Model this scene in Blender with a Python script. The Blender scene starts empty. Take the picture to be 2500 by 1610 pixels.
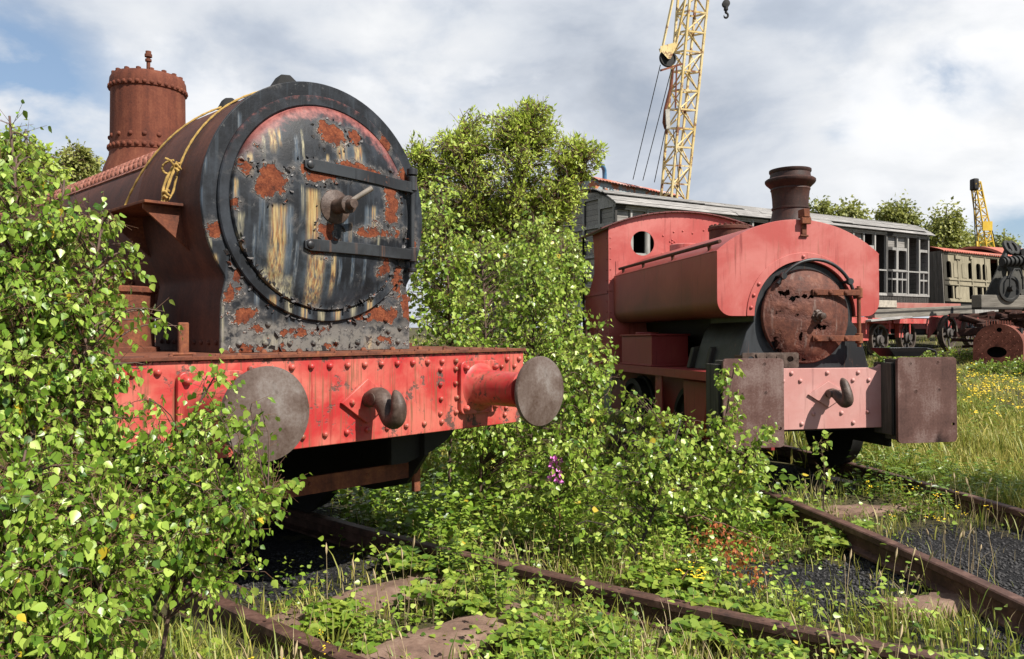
import bpy, bmesh, math, random
import numpy as np
from mathutils import Vector, Matrix

# ------------------------------------------------------------------ camera, sky, sun, exposure
scene = bpy.context.scene
R = math.radians
col = scene.collection
rng = np.random.default_rng(7)
random.seed(7)
CAMZ = 1.41
FPX = 1831.0                      # focal length in units of a 2391 px wide frame
cd = bpy.data.cameras.new('camera'); cam = bpy.data.objects.new('camera', cd); col.objects.link(cam)
cam.location = (0, 0, CAMZ); cam.rotation_euler = (R(90), 0, 0)
cd.sensor_width = 36; cd.lens = 36*FPX/2391; cd.clip_start = .05; cd.clip_end = 3000
scene.camera = cam

SUN_AZ, SUN_EL = R(50), R(47)     # sun stands behind the camera, to the right
sdir = Vector((math.sin(SUN_AZ)*math.cos(SUN_EL), -math.cos(SUN_AZ)*math.cos(SUN_EL), math.sin(SUN_EL)))
ld = bpy.data.lights.new('sun', 'SUN'); ld.energy = 5.0; ld.angle = R(.5); ld.color = (1, .95, .87)
sun = bpy.data.objects.new('sun', ld); col.objects.link(sun)
sun.rotation_euler = (-sdir).to_track_quat('-Z', 'Y').to_euler()
scene.view_settings.view_transform = 'Standard'; scene.view_settings.look = 'None'
scene.view_settings.exposure = 0.8; scene.view_settings.gamma = 1

class Sh:
    """small helper to write node trees"""
    def __init__(s, name=None, tree=None):
        if tree is None:
            s.m = bpy.data.materials.new(name); s.m.use_nodes = True; tree = s.m.node_tree
        s.t = tree; s.t.nodes.clear()
    def N(s, typ, ins=None, **props):
        n = s.t.nodes.new(typ)
        for k, v in props.items(): setattr(n, k, v)
        for k, v in (ins or {}).items():
            i = n.inputs[k]
            if isinstance(v, bpy.types.NodeSocket): s.t.links.new(v, i)
            else: i.default_value = v
        return n
    def obj(s): return s.N('ShaderNodeTexCoord').outputs['Object']
    def mp(s, v, sc=(1, 1, 1), loc=(0, 0, 0), rot=(0, 0, 0)):
        return s.N('ShaderNodeMapping', {'Vector': v, 'Scale': sc, 'Location': loc, 'Rotation': rot}).outputs[0]
    def noise(s, v, sc, det=5, rough=.55, dist=0.0):
        return s.N('ShaderNodeTexNoise', {'Vector': v, 'Scale': sc, 'Detail': det, 'Roughness': rough, 'Distortion': dist}).outputs['Fac']
    def noisec(s, v, sc, det=3):
        return s.N('ShaderNodeTexNoise', {'Vector': v, 'Scale': sc, 'Detail': det}).outputs['Color']
    def M(s, op, a, b=None, c=None, clamp=False):
        n = s.N('ShaderNodeMath', operation=op, use_clamp=clamp)
        for i, v in enumerate((a, b, c)):
            if v is None: continue
            if isinstance(v, bpy.types.NodeSocket): s.t.links.new(v, n.inputs[i])
            else: n.inputs[i].default_value = v
        return n.outputs[0]
    def V(s, op, a, b):
        n = s.N('ShaderNodeVectorMath', operation=op)
        for i, v in enumerate((a, b)):
            if isinstance(v, bpy.types.NodeSocket): s.t.links.new(v, n.inputs[i])
            else: n.inputs[i].default_value = v
        return n
    def xyz(s, v): return s.N('ShaderNodeSeparateXYZ', {0: v}).outputs
    def step(s, v, lo, hi, a=0.0, b=1.0):
        return s.N('ShaderNodeMapRange', {'Value': v, 'From Min': lo, 'From Max': hi, 'To Min': a, 'To Max': b}, interpolation_type='SMOOTHSTEP').outputs[0]
    def mix(s, f, a, b, mode='MIX'):
        n = s.N('ShaderNodeMix', data_type='RGBA', blend_type=mode)
        for i, v in ((0, f), (6, a), (7, b)):
            if isinstance(v, bpy.types.NodeSocket): s.t.links.new(v, n.inputs[i])
            elif i == 0: n.inputs[0].default_value = v
            else: n.inputs[i].default_value = (*v, 1)
        return n.outputs[2]
    def ramp(s, f, stops):
        n = s.N('ShaderNodeValToRGB', {0: f}); e = n.color_ramp.elements
        while len(e) < len(stops): e.new(.5)
        for q, (p, c) in zip(e, stops): q.position = p; q.color = (*c, 1)
        return n.outputs[0]
    def bump(s, h, st=.3, d=.01, nrm=None):
        i = {'Height': h, 'Strength': st, 'Distance': d}
        if nrm is not None: i['Normal'] = nrm
        return s.N('ShaderNodeBump', i).outputs[0]
    def pr(s, c, rough=.7, metal=0.0, nrm=None, spec=.5, final=True):
        i = {'Base Color': c if isinstance(c, bpy.types.NodeSocket) else (*c, 1), 'Roughness': rough, 'Metallic': metal, 'Specular IOR Level': spec}
        if nrm is not None: i['Normal'] = nrm
        b = s.N('ShaderNodeBsdfPrincipled', i).outputs[0]
        if final: s.fin(b)
        return b
    def fin(s, sh):
        s.N('ShaderNodeOutputMaterial', {0: sh}); return s.m

world = bpy.data.worlds.new('World'); scene.world = world; world.use_nodes = True
w = Sh(tree=world.node_tree)
sky = w.N('ShaderNodeTexSky', sky_type='NISHITA', sun_disc=False, sun_elevation=SUN_EL, sun_rotation=math.pi - SUN_AZ)
sky.air_density = 1.0; sky.dust_density = .6
d = w.N('ShaderNodeTexCoord').outputs['Generated']
dn = w.xyz(d)
zz = w.M('ADD', w.M('MAXIMUM', dn[2], 0.0), .16)
pv = w.N('ShaderNodeCombineXYZ', {0: w.M('DIVIDE', dn[0], zz), 1: w.M('DIVIDE', dn[1], zz), 2: 0.0}).outputs[0]
big = w.noise(w.mp(pv, (.75, .55, 1), (3.1, 1.7, 0)), 1.0, 6, .52, .25)
fine = w.noise(w.mp(d, (1, 1, 1.9), (0.3, 0, .4)), 5.5, 8, .55, .2)
def blob(px, py, r):              # a cloud feature standing in one direction of the sky
    v = Vector(((px-1195.5)/FPX, 1, (768-py)/FPX)).normalized()
    dd = w.V('DISTANCE', d, tuple(v)).outputs['Value']
    return w.step(dd, r, 0.0)
lum = w.M('ADD', w.M('MULTIPLY', big, .42), w.M('MULTIPLY', fine, .62))
for px, py, r, k in ((2200, 290, .30, .22), (2290, 120, .25, .08), (1000, 160, .22, .14), (800, 60, .2, .06), (440, 240, .16, .16), (1500, 330, .24, -.10), (1780, 340, .13, -.06), (720, 60, .25, -.05), (2000, 60, .25, -.04), (1250, 60, .2, -.07), (2330, 440, .16, -.10), (2250, 515, .06, .2), (2100, 480, .14, -.08), (200, 60, .25, .05), (560, 140, .15, -.05)):
    lum = w.M('ADD', lum, w.M('MULTIPLY', blob(px, py, r), k))
ccol = w.ramp(lum, [(.34, (4.1, 4.5, 5.2)), (.46, (5.5, 5.95, 6.7)), (.56, (6.9, 7.25, 7.8)), (.66, (8.0, 8.2, 8.5)), (.78, (9.8, 9.8, 9.8))])
puff = w.M('ADD', w.noise(w.mp(d, (1, 1, 1.5), (2.3, 0, 1.1)), 7.5, 9, .52, .15), w.M('MULTIPLY', big, .18))
for px, py, r, k in ((2210, 310, .26, .22), (2300, 150, .20, .12), (2330, 520, .10, .16), (1010, 190, .16, .14), (440, 250, .14, .18), (1400, 60, .2, -.05), (1600, 300, .25, -.12)):
    puff = w.M('ADD', puff, w.M('MULTIPLY', blob(px, py, r), k))
ccol = w.mix(w.M('MULTIPLY', w.step(puff, .70, .86), .75), ccol, (9.2, 9.3, 9.5))
gap = w.M('MULTIPLY', w.step(fine, .52, .36), .16)
for px, py, r, k in ((60, 260, .16, .55), (20, 120, .12, .3), (2240, 180, .07, .5), (2380, 510, .07, .6), (1960, 300, .03, .45), (2180, 190, .06, .35)):
    gap = w.M('ADD', gap, w.M('MULTIPLY', blob(px, py, r), w.M('MULTIPLY', w.step(fine, .66, .38), k*1.6)), clamp=True)
blue = w.mix(.3, sky.outputs[0], (4.6, 6.4, 9.0))
wc = w.mix(gap, ccol, blue)
open_sky = w.step(w.V('DOT_PRODUCT', d, tuple(sdir)).outputs['Value'], .42, .85)      # the clear part of the sky the sun shines through
wc = w.mix(open_sky, wc, sky.outputs[0])
bg = w.N('ShaderNodeBackground', {'Color': wc, 'Strength': .062})
w.N('ShaderNodeOutputWorld', {0: bg.outputs[0]})

# ------------------------------------------------------------------ mesh helpers
def tag(o, label=None, cat=None, group=None, kind=None):
    if label: o['label'] = label
    if cat: o['category'] = cat
    if group: o['group'] = group
    if kind: o['kind'] = kind
    return o
def empty(name, loc=(0, 0, 0), rz=0, mat=None):
    o = bpy.data.objects.new(name, None); col.objects.link(o); o.empty_display_size = .1
    if mat is not None: o.matrix_world = mat
    else: o.location = loc; o.rotation_euler = (0, 0, rz)
    return o
def copy_tree(o, parent=None):
    c = o.copy(); col.objects.link(c)
    if parent is not None: c.parent = parent
    for ch in list(o.children): copy_tree(ch, c)
    return c
def at(x, y, Y):                  # point of the place seen at (x, y) of the 2391 px frame, Y metres away
    return Vector(((x-1195.5)/FPX*Y, Y, CAMZ-(y-768)/FPX*Y))

class MB:
    def __init__(s): s.v = []; s.f = []
    def add(s, v, f):
        o = len(s.v); s.v += [tuple(p) for p in v]; s.f += [tuple(i+o for i in q) for q in f]; return s
    def box(s, x0, x1, y0, y1, z0, z1, m=None):
        v = [Vector(p) for p in ((x0,y0,z0),(x1,y0,z0),(x1,y1,z0),(x0,y1,z0),(x0,y0,z1),(x1,y0,z1),(x1,y1,z1),(x0,y1,z1))]
        if m is not None: v = [m @ p for p in v]
        return s.add(v, [(0,3,2,1),(4,5,6,7),(0,1,5,4),(1,2,6,5),(2,3,7,6),(3,0,4,7)])
    def beam(s, p0, p1, w, h, up=(0, 0, 1)):      # rectangular bar between two points
        p0, p1 = Vector(p0), Vector(p1); a = (p1-p0); L = a.length; a.normalize(); u = Vector(up)
        x = a.cross(u)
        if x.length < 1e-4: x = a.cross(Vector((0, 1, 0)))
        x.normalize(); z = x.cross(a)
        m = Matrix((( x.x, a.x, z.x, p0.x), (x.y, a.y, z.y, p0.y), (x.z, a.z, z.z, p0.z), (0, 0, 0, 1)))
        return s.box(-w/2, w/2, 0, L, -h/2, h/2, m)
    def frame(s, ax):
        ax = Vector(ax).normalized(); t = Vector((0, 0, 1)) if abs(ax.z) < .9 else Vector((1, 0, 0))
        x = t.cross(ax).normalized(); return x, ax.cross(x), ax
    def lathe(s, o, ax, prof, n=32, a0=0, a1=2*math.pi):   # prof: (radius, height along ax)
        o = Vector(o); x, y, z = s.frame(ax); full = abs(a1-a0-2*math.pi) < 1e-6; m = n if full else n+1
        v = []
        for r, h in prof:
            for k in range(m):
                a = a0+(a1-a0)*k/n; v.append(o+z*h+(x*math.cos(a)+y*math.sin(a))*r)
        f = []
        for j in range(len(prof)-1):
            for k in range(n):
                k2 = (k+1) % m; q = (j*m+k, j*m+k2, (j+1)*m+k2, (j+1)*m+k)
                f.append(q)
        if full:
            if prof[0][0] > 1e-4: f.append(tuple(range(m-1, -1, -1)))
            if prof[-1][0] > 1e-4: f.append(tuple(range((len(prof)-1)*m, len(prof)*m)))
        return s.add(v, f)
    def cyl(s, p0, p1, r, r1=None, n=24):
        p0, p1 = Vector(p0), Vector(p1); a = p1-p0
        return s.lathe(p0, a, [(r, 0), (r if r1 is None else r1, a.length)], n)
    def rivet(s, p, nrm, r=.016, h=None, n=7):
        h = h or r*.75
        return s.lathe(Vector(p), nrm, [(r, -.002), (r*.95, h*.35), (r*.6, h*.85), (r*.2, h)], n)
    def tube(s, pts, rad, n=8, close=False):
        pts = [Vector(p) for p in pts]; N = len(pts)
        if not hasattr(rad, '__len__'): rad = [rad]*N
        v = []; x = None
        for i, p in enumerate(pts):
            if close: t = pts[(i+1) % N]-pts[i-1]
            else: t = pts[min(i+1, N-1)]-pts[max(i-1, 0)]
            t.normalize()
            if x is None:
                x = t.cross(Vector((0, 0, 1)))
                if x.length < .01: x = t.cross(Vector((1, 0, 0)))
            x = (x-t*x.dot(t)).normalized(); y = t.cross(x)
            for k in range(n):
                a = 2*math.pi*k/n; v.append(p+(x*math.cos(a)+y*math.sin(a))*rad[i])
        f = []
        for i in range(N if close else N-1):
            for k in range(n):
                j = (i+1) % N; f.append((i*n+k, i*n+(k+1) % n, j*n+(k+1) % n, j*n+k))
        if not close: f += [tuple(range(n-1, -1, -1)), tuple(range((N-1)*n, N*n))]
        return s.add(v, f)
    def prism(s, poly, o, ux, uy, depth, holes=()):   # flat outline (with holes) given a thickness along ux x uy
        o, ux, uy = Vector(o), Vector(ux), Vector(uy); nz = ux.cross(uy).normalized()
        def area(p): return sum(p[i-1][0]*p[i][1]-p[i][0]*p[i-1][1] for i in range(len(p)))
        poly = list(poly); poly = poly if area(poly) > 0 else poly[::-1]
        hs = [list(h) if area(h) < 0 else list(h)[::-1] for h in holes]
        loops = [poly]+hs; flat = [p for l in loops for p in l]; n = len(flat)
        v = [o+ux*a+uy*b for a, b in flat]; v2 = [p+nz*depth for p in v]
        f = []
        if hs:
            from mathutils.geometry import tessellate_polygon
            tr = tessellate_polygon([[Vector((a, b, 0)) for a, b in l] for l in loops])
            for t in tr:
                a, b, c = (flat[i] for i in t)
                if (b[0]-a[0])*(c[1]-a[1])-(c[0]-a[0])*(b[1]-a[1]) < 0: t = t[::-1]
                f.append(tuple(reversed(t))); f.append(tuple(i+n for i in t))
        else:
            f.append(tuple(range(n-1, -1, -1))); f.append(tuple(range(n, 2*n)))
        k = 0
        for l in loops:
            for i in range(len(l)):
                j = (i+1) % len(l); f.append((k+i, k+j, n+k+j, n+k+i))
            k += len(l)
        return s.add(v+v2, f)
    def build(s, name, mat, parent=None, bevel=0, smooth=38, label=None, loc=None):
        me = bpy.data.meshes.new(name); me.from_pydata(s.v, [], s.f); me.validate()
        me.polygons.foreach_set('use_smooth', [True]*len(me.polygons)); me.set_sharp_from_angle(angle=R(smooth))
        me.materials.append(mat)
        o = bpy.data.objects.new(name, me); col.objects.link(o)
        if parent is not None: o.parent = parent
        if bevel:
            b = o.modifiers.new('b', 'BEVEL'); b.width = bevel; b.segments = 2; b.limit_method = 'ANGLE'; b.angle_limit = R(40)
        if label: o['label'] = label
        return o
def arc(cx, cz, r, a0, a1, n):
    return [(cx+r*math.cos(R(a0+(a1-a0)*i/n)), cz+r*math.sin(R(a0+(a1-a0)*i/n))) for i in range(n+1)]
def rrect(x0, x1, y0, y1, r, n=4):
    return arc(x1-r, y0+r, r, -90, 0, n)+arc(x1-r, y1-r, r, 0, 90, n)+arc(x0+r, y1-r, r, 90, 180, n)+arc(x0+r, y0+r, r, 180, 270, n)
X, Yv, Z = Vector((1, 0, 0)), Vector((0, 1, 0)), Vector((0, 0, 1))

# ------------------------------------------------------------------ materials
def rusty(name, dark, mid, light, sc=4, rough=.85, streak=.3, bumpd=.004, blotch=.5):
    s = Sh(name); o = s.obj()
    a = s.noise(o, sc, 7, .6, .3); b = s.noise(s.mp(o, (6, 6, .5)), 3, 5, .6); c = s.noise(o, 60, 4, .7)
    f = s.M('ADD', s.M('MULTIPLY', a, 1-streak), s.M('MULTIPLY', b, streak))
    f = s.M('ADD', f, s.M('MULTIPLY', s.M('SUBTRACT', c, .5), .35))
    cc = s.ramp(f, [(.32, dark), (.5, mid), (.68, light)])
    blot = s.step(s.noise(o, sc*2.6, 6, .65), .58, .72)
    cc = s.mix(s.M('MULTIPLY', blot, blotch), cc, tuple(x*.45 for x in dark))
    n = s.bump(s.M('ADD', c, s.M('MULTIPLY', s.noise(o, 220, 3, .6), .5)), .55, bumpd)
    s.pr(cc, rough, 0, n, .3); return s.m
def worn(name, base, fade, sc=3, rust=.56, streaks=.5, dirt=(.05, .03, .022), rough=.5, chip=.0, lowgrime=None, st_lo=.57, top=None):
    s = Sh(name); o = s.obj()
    a = s.noise(o, sc, 6, .6, .4); fine = s.noise(o, 45, 5, .65)
    c = s.mix(s.step(a, .38, .66), base, fade)
    c = s.mix(s.step(s.noise(s.mp(o, (9, 9, .55)), 3.0, 6, .62), .55, .75), c, tuple(x*.62 for x in base))
    st = s.M('MULTIPLY', s.step(s.noise(s.mp(o, (16, 16, .9), (2, 0, 0)), 2.6, 5, .6), st_lo, st_lo+.15), streaks)
    c = s.mix(st, c, (.16, .075, .04))
    rm = s.step(s.M('ADD', s.noise(o, sc*2.2, 8, .68, .2), s.M('MULTIPLY', s.M('SUBTRACT', fine, .5), .25)), rust, rust+.05)
    c = s.mix(rm, c, s.ramp(fine, [(.35, dirt), (.65, tuple(min(1, x*2.6) for x in dirt))]))
    if lowgrime:                  # old wet dirt that settled on the lower part
        z = s.xyz(o)[2]
        g = s.M('MULTIPLY', s.step(s.M('ADD', z, s.M('MULTIPLY', s.M('SUBTRACT', a, .5), .5)), lowgrime[1], lowgrime[0]), .7)
        c = s.mix(g, c, (.07, .03, .02))
    if top is not None:           # rust creeping down from the plate edge above, chipped in tongues
        tz = s.M('ADD', s.xyz(o)[2], s.M('ADD', s.M('MULTIPLY', s.M('SUBTRACT', s.noise(s.mp(o, (5, 5, .8)), 3.0, 6, .65), .5), .22), s.M('MULTIPLY', s.M('SUBTRACT', fine, .5), .05)))
        tm = s.step(tz, top, top+.012); rm = s.M('MAXIMUM', rm, tm)
        c = s.mix(tm, c, s.ramp(fine, [(.35, (.035, .018, .014)), (.65, (.13, .05, .03))]))
    h = s.M('SUBTRACT', s.M('MULTIPLY', fine, .25), s.M('MULTIPLY', rm, .8))
    n = s.bump(h, .5, .004)
    s.pr(c, s.M('ADD', s.M('MULTIPLY', rm, .35), rough), 0, n, .4); return s.m
def wood(name, lo, hi, along=(1, 0, 0), plank=.12, axis=2, rough=.85, gap=.06):
    s = Sh(name); o = s.obj(); sc = tuple(1.2 if v else 16 for v in along)
    g = s.noise(s.mp(o, sc), 2.2, 7, .65, .6); b = s.noise(o, 1.3, 5, .6)
    c = s.ramp(s.M('ADD', s.M('MULTIPLY', g, .7), s.M('MULTIPLY', b, .3)), [(.34, lo), (.52, tuple((x+y)/2 for x, y in zip(lo, hi))), (.68, hi)])
    p = s.M('DIVIDE', s.xyz(o)[axis], plank); fr = s.M('FRACT', p)
    cell = s.N('ShaderNodeTexWhiteNoise', {'W': s.M('FLOOR', p)}, noise_dimensions='1D').outputs['Value']
    c = s.mix(s.M('MULTIPLY', cell, .55), c, tuple(x*.45 for x in hi))
    ln = s.M('LESS_THAN', fr, gap)
    c = s.mix(s.M('MULTIPLY', ln, .85), c, (.012, .011, .01))
    n = s.bump(s.M('SUBTRACT', g, s.M('MULTIPLY', ln, 1.2)), .6, .01)
    s.pr(c, rough, 0, n, .25); return s.m
def plain(name, c, rough=.6, metal=0.0, var=.35, sc=12):
    s = Sh(name); o = s.obj(); a = s.noise(o, sc, 5, .6); f = s.noise(o, sc*8, 3, .6)
    cc = s.mix(s.step(a, .35, .7), c, tuple(x*(1-var) for x in c)); n = s.bump(f, .3, .003)
    s.pr(cc, rough, metal, n, .4); return s.m
def leafmat(name, dark, mid, light, odd=(.35, .28, .03), rough=.36, trans=.34, spec=.5):
    s = Sh(name); t = s.N('ShaderNodeAttribute', attribute_name='tint').outputs['Fac']
    c = s.ramp(t, [(0, dark), (.45, mid), (.86, light), (.97, light), (1.0, odd)])
    b = s.pr(c, rough, 0, None, spec, final=False)
    g = s.N('ShaderNodeGamma', {0: c, 1: .8}).outputs[0]
    tr = s.N('ShaderNodeBsdfTranslucent', {'Color': s.mix(.35, g, (.32, .36, .03))}).outputs[0]
    s.fin(s.N('ShaderNodeMixShader', {0: trans, 1: b, 2: tr}).outputs[0]); return s.m

RUST_SB = rusty('rust_smokebox', (.03, .0115, .008), (.068, .022, .0135), (.115, .038, .021), 2.5, .75, .35, .002, .25)
RUST = rusty('rust_plate', (.05, .02, .013), (.13, .042, .022), (.24, .085, .035), 5)
RUST_DOME = rusty('rust_dome', (.06, .018, .011), (.12, .034, .018), (.18, .062, .032), 4, .85, .55, .003, .25)
RUST_STRIP = rusty('rust_strip', (.13, .045, .03), (.24, .09, .06), (.38, .19, .15), 14, .7, .2)
RUST_ORANGE = rusty('rust_orange', (.10, .03, .018), (.19, .058, .03), (.3, .11, .05), 6)
RAILM = rusty('rail_rust', (.035, .019, .015), (.075, .038, .028), (.13, .072, .055), 9, .65, .1, .002, .2)
DARK = plain('oily_black', (.009, .008, .0075), .7)
BLACKP = worn('black_paint_worn', (.012, .0125, .014), (.028, .031, .034), 4, .66, .35, (.06, .022, .012), .45)
STEEL = rusty('buffer_steel', (.055, .032, .022), (.115, .085, .072), (.20, .175, .16), 3.2, .5, .15, .001, .45)
HOOK = rusty('hook_iron', (.03, .018, .013), (.065, .042, .032), (.12, .085, .068), 12, .5, .1)
PLATE2 = rusty('plate_brown', (.042, .020, .016), (.095, .048, .039), (.19, .135, .12), 2.6, .55, .25, .001, .2)
RED1 = worn('red_beam_paint', (.37, .026, .026), (.47, .125, .092), 3.0, .565, .85, (.05, .026, .02), .4, st_lo=.52, top=1.255)
RED2 = worn('red_faded_paint', (.36, .062, .052), (.45, .14, .12), 1.7, .72, .40, (.12, .03, .02), .5)
RED2S = worn('red_tank_side_shaded', (.27, .045, .037), (.29, .06, .046), 2.0, .72, .4, (.10, .03, .02), .5, lowgrime=(1.42, 1.95))  # tank red darkened to put the side's shade into the colour; grime lower down
RED2_SHADED = worn('red_shaded_paint', (.21, .022, .022), (.24, .035, .03), 2.4, .66, .4, (.08, .025, .018), .5)  # darker copy of the faded red, with shade painted in for the unlit parts
PINK = worn('pink_primer', (.43, .20, .178), (.47, .25, .225), 3, .72, .12, (.25, .09, .05), .5)
GREYW = wood('grey_boards', (.085, .08, .075), (.44, .42, .395), (1, 0, 0), .11, 1)
GREYV = wood('grey_frame_wood', (.15, .142, .13), (.46, .445, .415), (0, 0, 1), 5, 0)
PANELW = wood('grey_panel_wood', (.12, .11, .10), (.38, .36, .33), (1, 0, 0), .13, 2)
OLIVE = wood('lichen_wood', (.11, .095, .06), (.40, .35, .245), (0, 0, 1), 6, 0)
DARKW = wood('dark_boards', (.03, .027, .024), (.10, .09, .078), (0, 0, 1), .14, 1)
TIMBER = wood('grey_timber', (.075, .068, .055), (.26, .235, .20), (1, 0, 0), .9, 2)
YELLOW = worn('crane_yellow', (.62, .46, .18), (.70, .58, .32), 1.6, .55, .8, (.12, .055, .03), .55)
YELLOW2 = worn('boom_yellow', (.55, .35, .025), (.60, .42, .05), 1.2, .72, .2, (.15, .08, .03), .5)
ROOFRED = worn('roof_red', (.36, .085, .055), (.42, .14, .09), 2, .62, .4, (.12, .06, .04), .7)
ROPE = plain('yellow_rope', (.42, .27, .075), .8, 0, .4, 60)
CABLE = plain('steel_cable', (.03, .027, .025), .6)
TARP = plain('black_sheet', (.014, .014, .014), .85, 0, .5, 9)
BLUEP = plain('blue_paint', (.06, .17, .30), .5)
BARK = plain('birch_bark', (.115, .07, .05), .8, 0, .5, 25)
BARKG = plain('grey_bark', (.16, .14, .12), .85, 0, .45, 14)
STONE = rusty('brown_slab', (.09, .055, .04), (.16, .10, .072), (.23, .155, .115), 6, .9, .1, .004, .2)

# ------------------------------------------------------------------ ground
def sst(a, b, x):
    t = np.clip((np.asarray(x, float)-a)/(b-a), 0, 1); return t*t*(3-2*t)
def gh(x, y):
    x = np.asarray(x, float); y = np.asarray(y, float)
    h = -.13+.062*np.clip(y-8.5, 0, 17)+.085*sst(1.4, 2.3, x)
    h = h+.03*np.sin(1.7*x+.6)*np.sin(1.3*y+1)+.018*np.sin(4.1*x+2*y)+.012*np.sin(7.3*y-3*x)
    far = np.hypot(x, y); return h+np.where(far > 60, .02*(far-60), 0)*sst(60, 120, far)*.25
def gz(x, y): return float(gh(x, y))
def make_ground():
    n = 230; t = np.linspace(-1, 1, n); xs = 12*np.sinh(t*4.6)/np.sinh(1)*.55+1.5; ys = 12*np.sinh(t*4.6)/np.sinh(1)*.55+5
    gx, gy = np.meshgrid(xs, ys); v = np.stack([gx.ravel(), gy.ravel(), gh(gx, gy).ravel()], 1)
    i = np.arange(n*n).reshape(n, n); f = np.stack([i[:-1, :-1], i[:-1, 1:], i[1:, 1:], i[1:, :-1]], -1).reshape(-1, 4)
    me = bpy.data.meshes.new('ground'); me.from_pydata(v.tolist(), [], f.tolist()); me.polygons.foreach_set('use_smooth', [True]*len(f))
    s = Sh('ground_soil'); o = s.obj()
    a = s.noise(o, 1.1, 7, .6); b = s.noise(o, 9, 6, .65); g = s.noise(o, 70, 4, .7)
    c = s.ramp(s.M('ADD', s.M('MULTIPLY', a, .5), s.M('MULTIPLY', b, .5)), [(.36, (.028, .023, .014)), (.5, (.06, .053, .024)), (.6, (.095, .085, .035)), (.7, (.15, .12, .06))])
    # black cinders; under the big locomotive the patches also paint in its shade
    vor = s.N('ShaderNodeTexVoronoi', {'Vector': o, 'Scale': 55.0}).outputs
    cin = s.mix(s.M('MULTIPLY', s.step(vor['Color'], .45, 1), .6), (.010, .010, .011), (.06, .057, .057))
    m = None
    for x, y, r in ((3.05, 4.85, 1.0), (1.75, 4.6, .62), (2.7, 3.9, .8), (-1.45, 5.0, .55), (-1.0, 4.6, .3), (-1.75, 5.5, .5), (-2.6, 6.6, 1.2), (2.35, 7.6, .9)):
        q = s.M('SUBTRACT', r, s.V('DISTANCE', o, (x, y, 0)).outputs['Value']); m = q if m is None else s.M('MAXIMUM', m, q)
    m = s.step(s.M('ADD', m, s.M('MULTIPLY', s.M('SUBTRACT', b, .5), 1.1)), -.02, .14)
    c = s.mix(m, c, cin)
    nrm = s.bump(s.M('ADD', s.M('MULTIPLY', vor['Distance'], m), s.M('MULTIPLY', g, .7)), .9, .02)
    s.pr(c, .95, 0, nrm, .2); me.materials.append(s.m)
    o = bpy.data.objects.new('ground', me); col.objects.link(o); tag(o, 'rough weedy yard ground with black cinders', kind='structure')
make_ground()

def smooth_path(pts, n=40):
    p = np.array(pts, float); d = np.r_[0, np.cumsum(np.linalg.norm(np.diff(p, axis=0), axis=1))]
    c = [np.polyfit(d, p[:, k], min(3, len(p)-1)) for k in range(3)]
    t = np.linspace(0, d[-1], n); return np.stack([np.polyval(q, t) for q in c], 1)
RAILS = []
def rail(pts, label, z=0.0, grp='rusty rails of the overgrown sidings'):
    p = smooth_path([(x, y, z) for x, y in pts]); RAILS.append(p)
    prof = [(-.040, 0), (-.040, -.035), (-.01, -.05), (-.01, -.115), (-.06, -.128), (-.06, -.145), (.06, -.145), (.06, -.128), (.01, -.115), (.01, -.05), (.040, -.035), (.040, 0), (.032, .007), (-.032, .007)]
    b = MB(); v = []; K = len(prof)
    for i, q in enumerate(p):
        t = p[min(i+1, len(p)-1)]-p[max(i-1, 0)]; t /= np.linalg.norm(t); s = np.array([t[1], -t[0], 0])
        for a, h in prof: v.append(q+s*a+np.array([0, 0, h]))
    f = []
    for i in range(len(p)-1):
        for k in range(K): f.append((i*K+k, i*K+(k+1) % K, (i+1)*K+(k+1) % K, (i+1)*K+k))
    f += [tuple(range(K-1, -1, -1)), tuple(range((len(p)-1)*K, len(p)*K))]
    b.add(v, f); o = b.build('rail', RAILM, smooth=25); tag(o, label, 'rail', grp); return o
rail([(-5.4, 7.75), (-3.4, 5.85), (-1.75, 4.29), (-.667, 3.34), (.35, 2.55), (1.6, 1.75)], 'rust brown rail running out below the left disc buffer of the big locomotive')
rail([(-4.4, 8.75), (-2.4, 6.8), (-.70, 5.25), (.25, 4.5), (.888, 4.02), (1.907, 3.344), (3.3, 2.55)], 'long rust brown rail passing the brown slabs and the brambles in the foreground')
rail([(.75, 12.2), (1.55, 8.6), (2.04, 6.17), (2.28, 5.11), (2.43, 4.26), (2.50, 3.7), (2.5, 2.6)], 'rail along the left edge of the black cinders before the smaller locomotive', .1)
rail([(2.25, 12.2), (3.05, 8.9), (3.49, 6.83), (3.65, 5.75), (3.85, 4.6), (3.95, 3.2)], 'rail lying in the long grass right of the black cinders', .1)
r3 = [at(2150, 855, 18.3), at(2391, 873, 17.2), at(2650, 893, 16)]
o3 = rail([(p.x, p.y) for p in r3], 'thin red brown rail in front of the boiler lying in the grass', r3[1].z)
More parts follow.
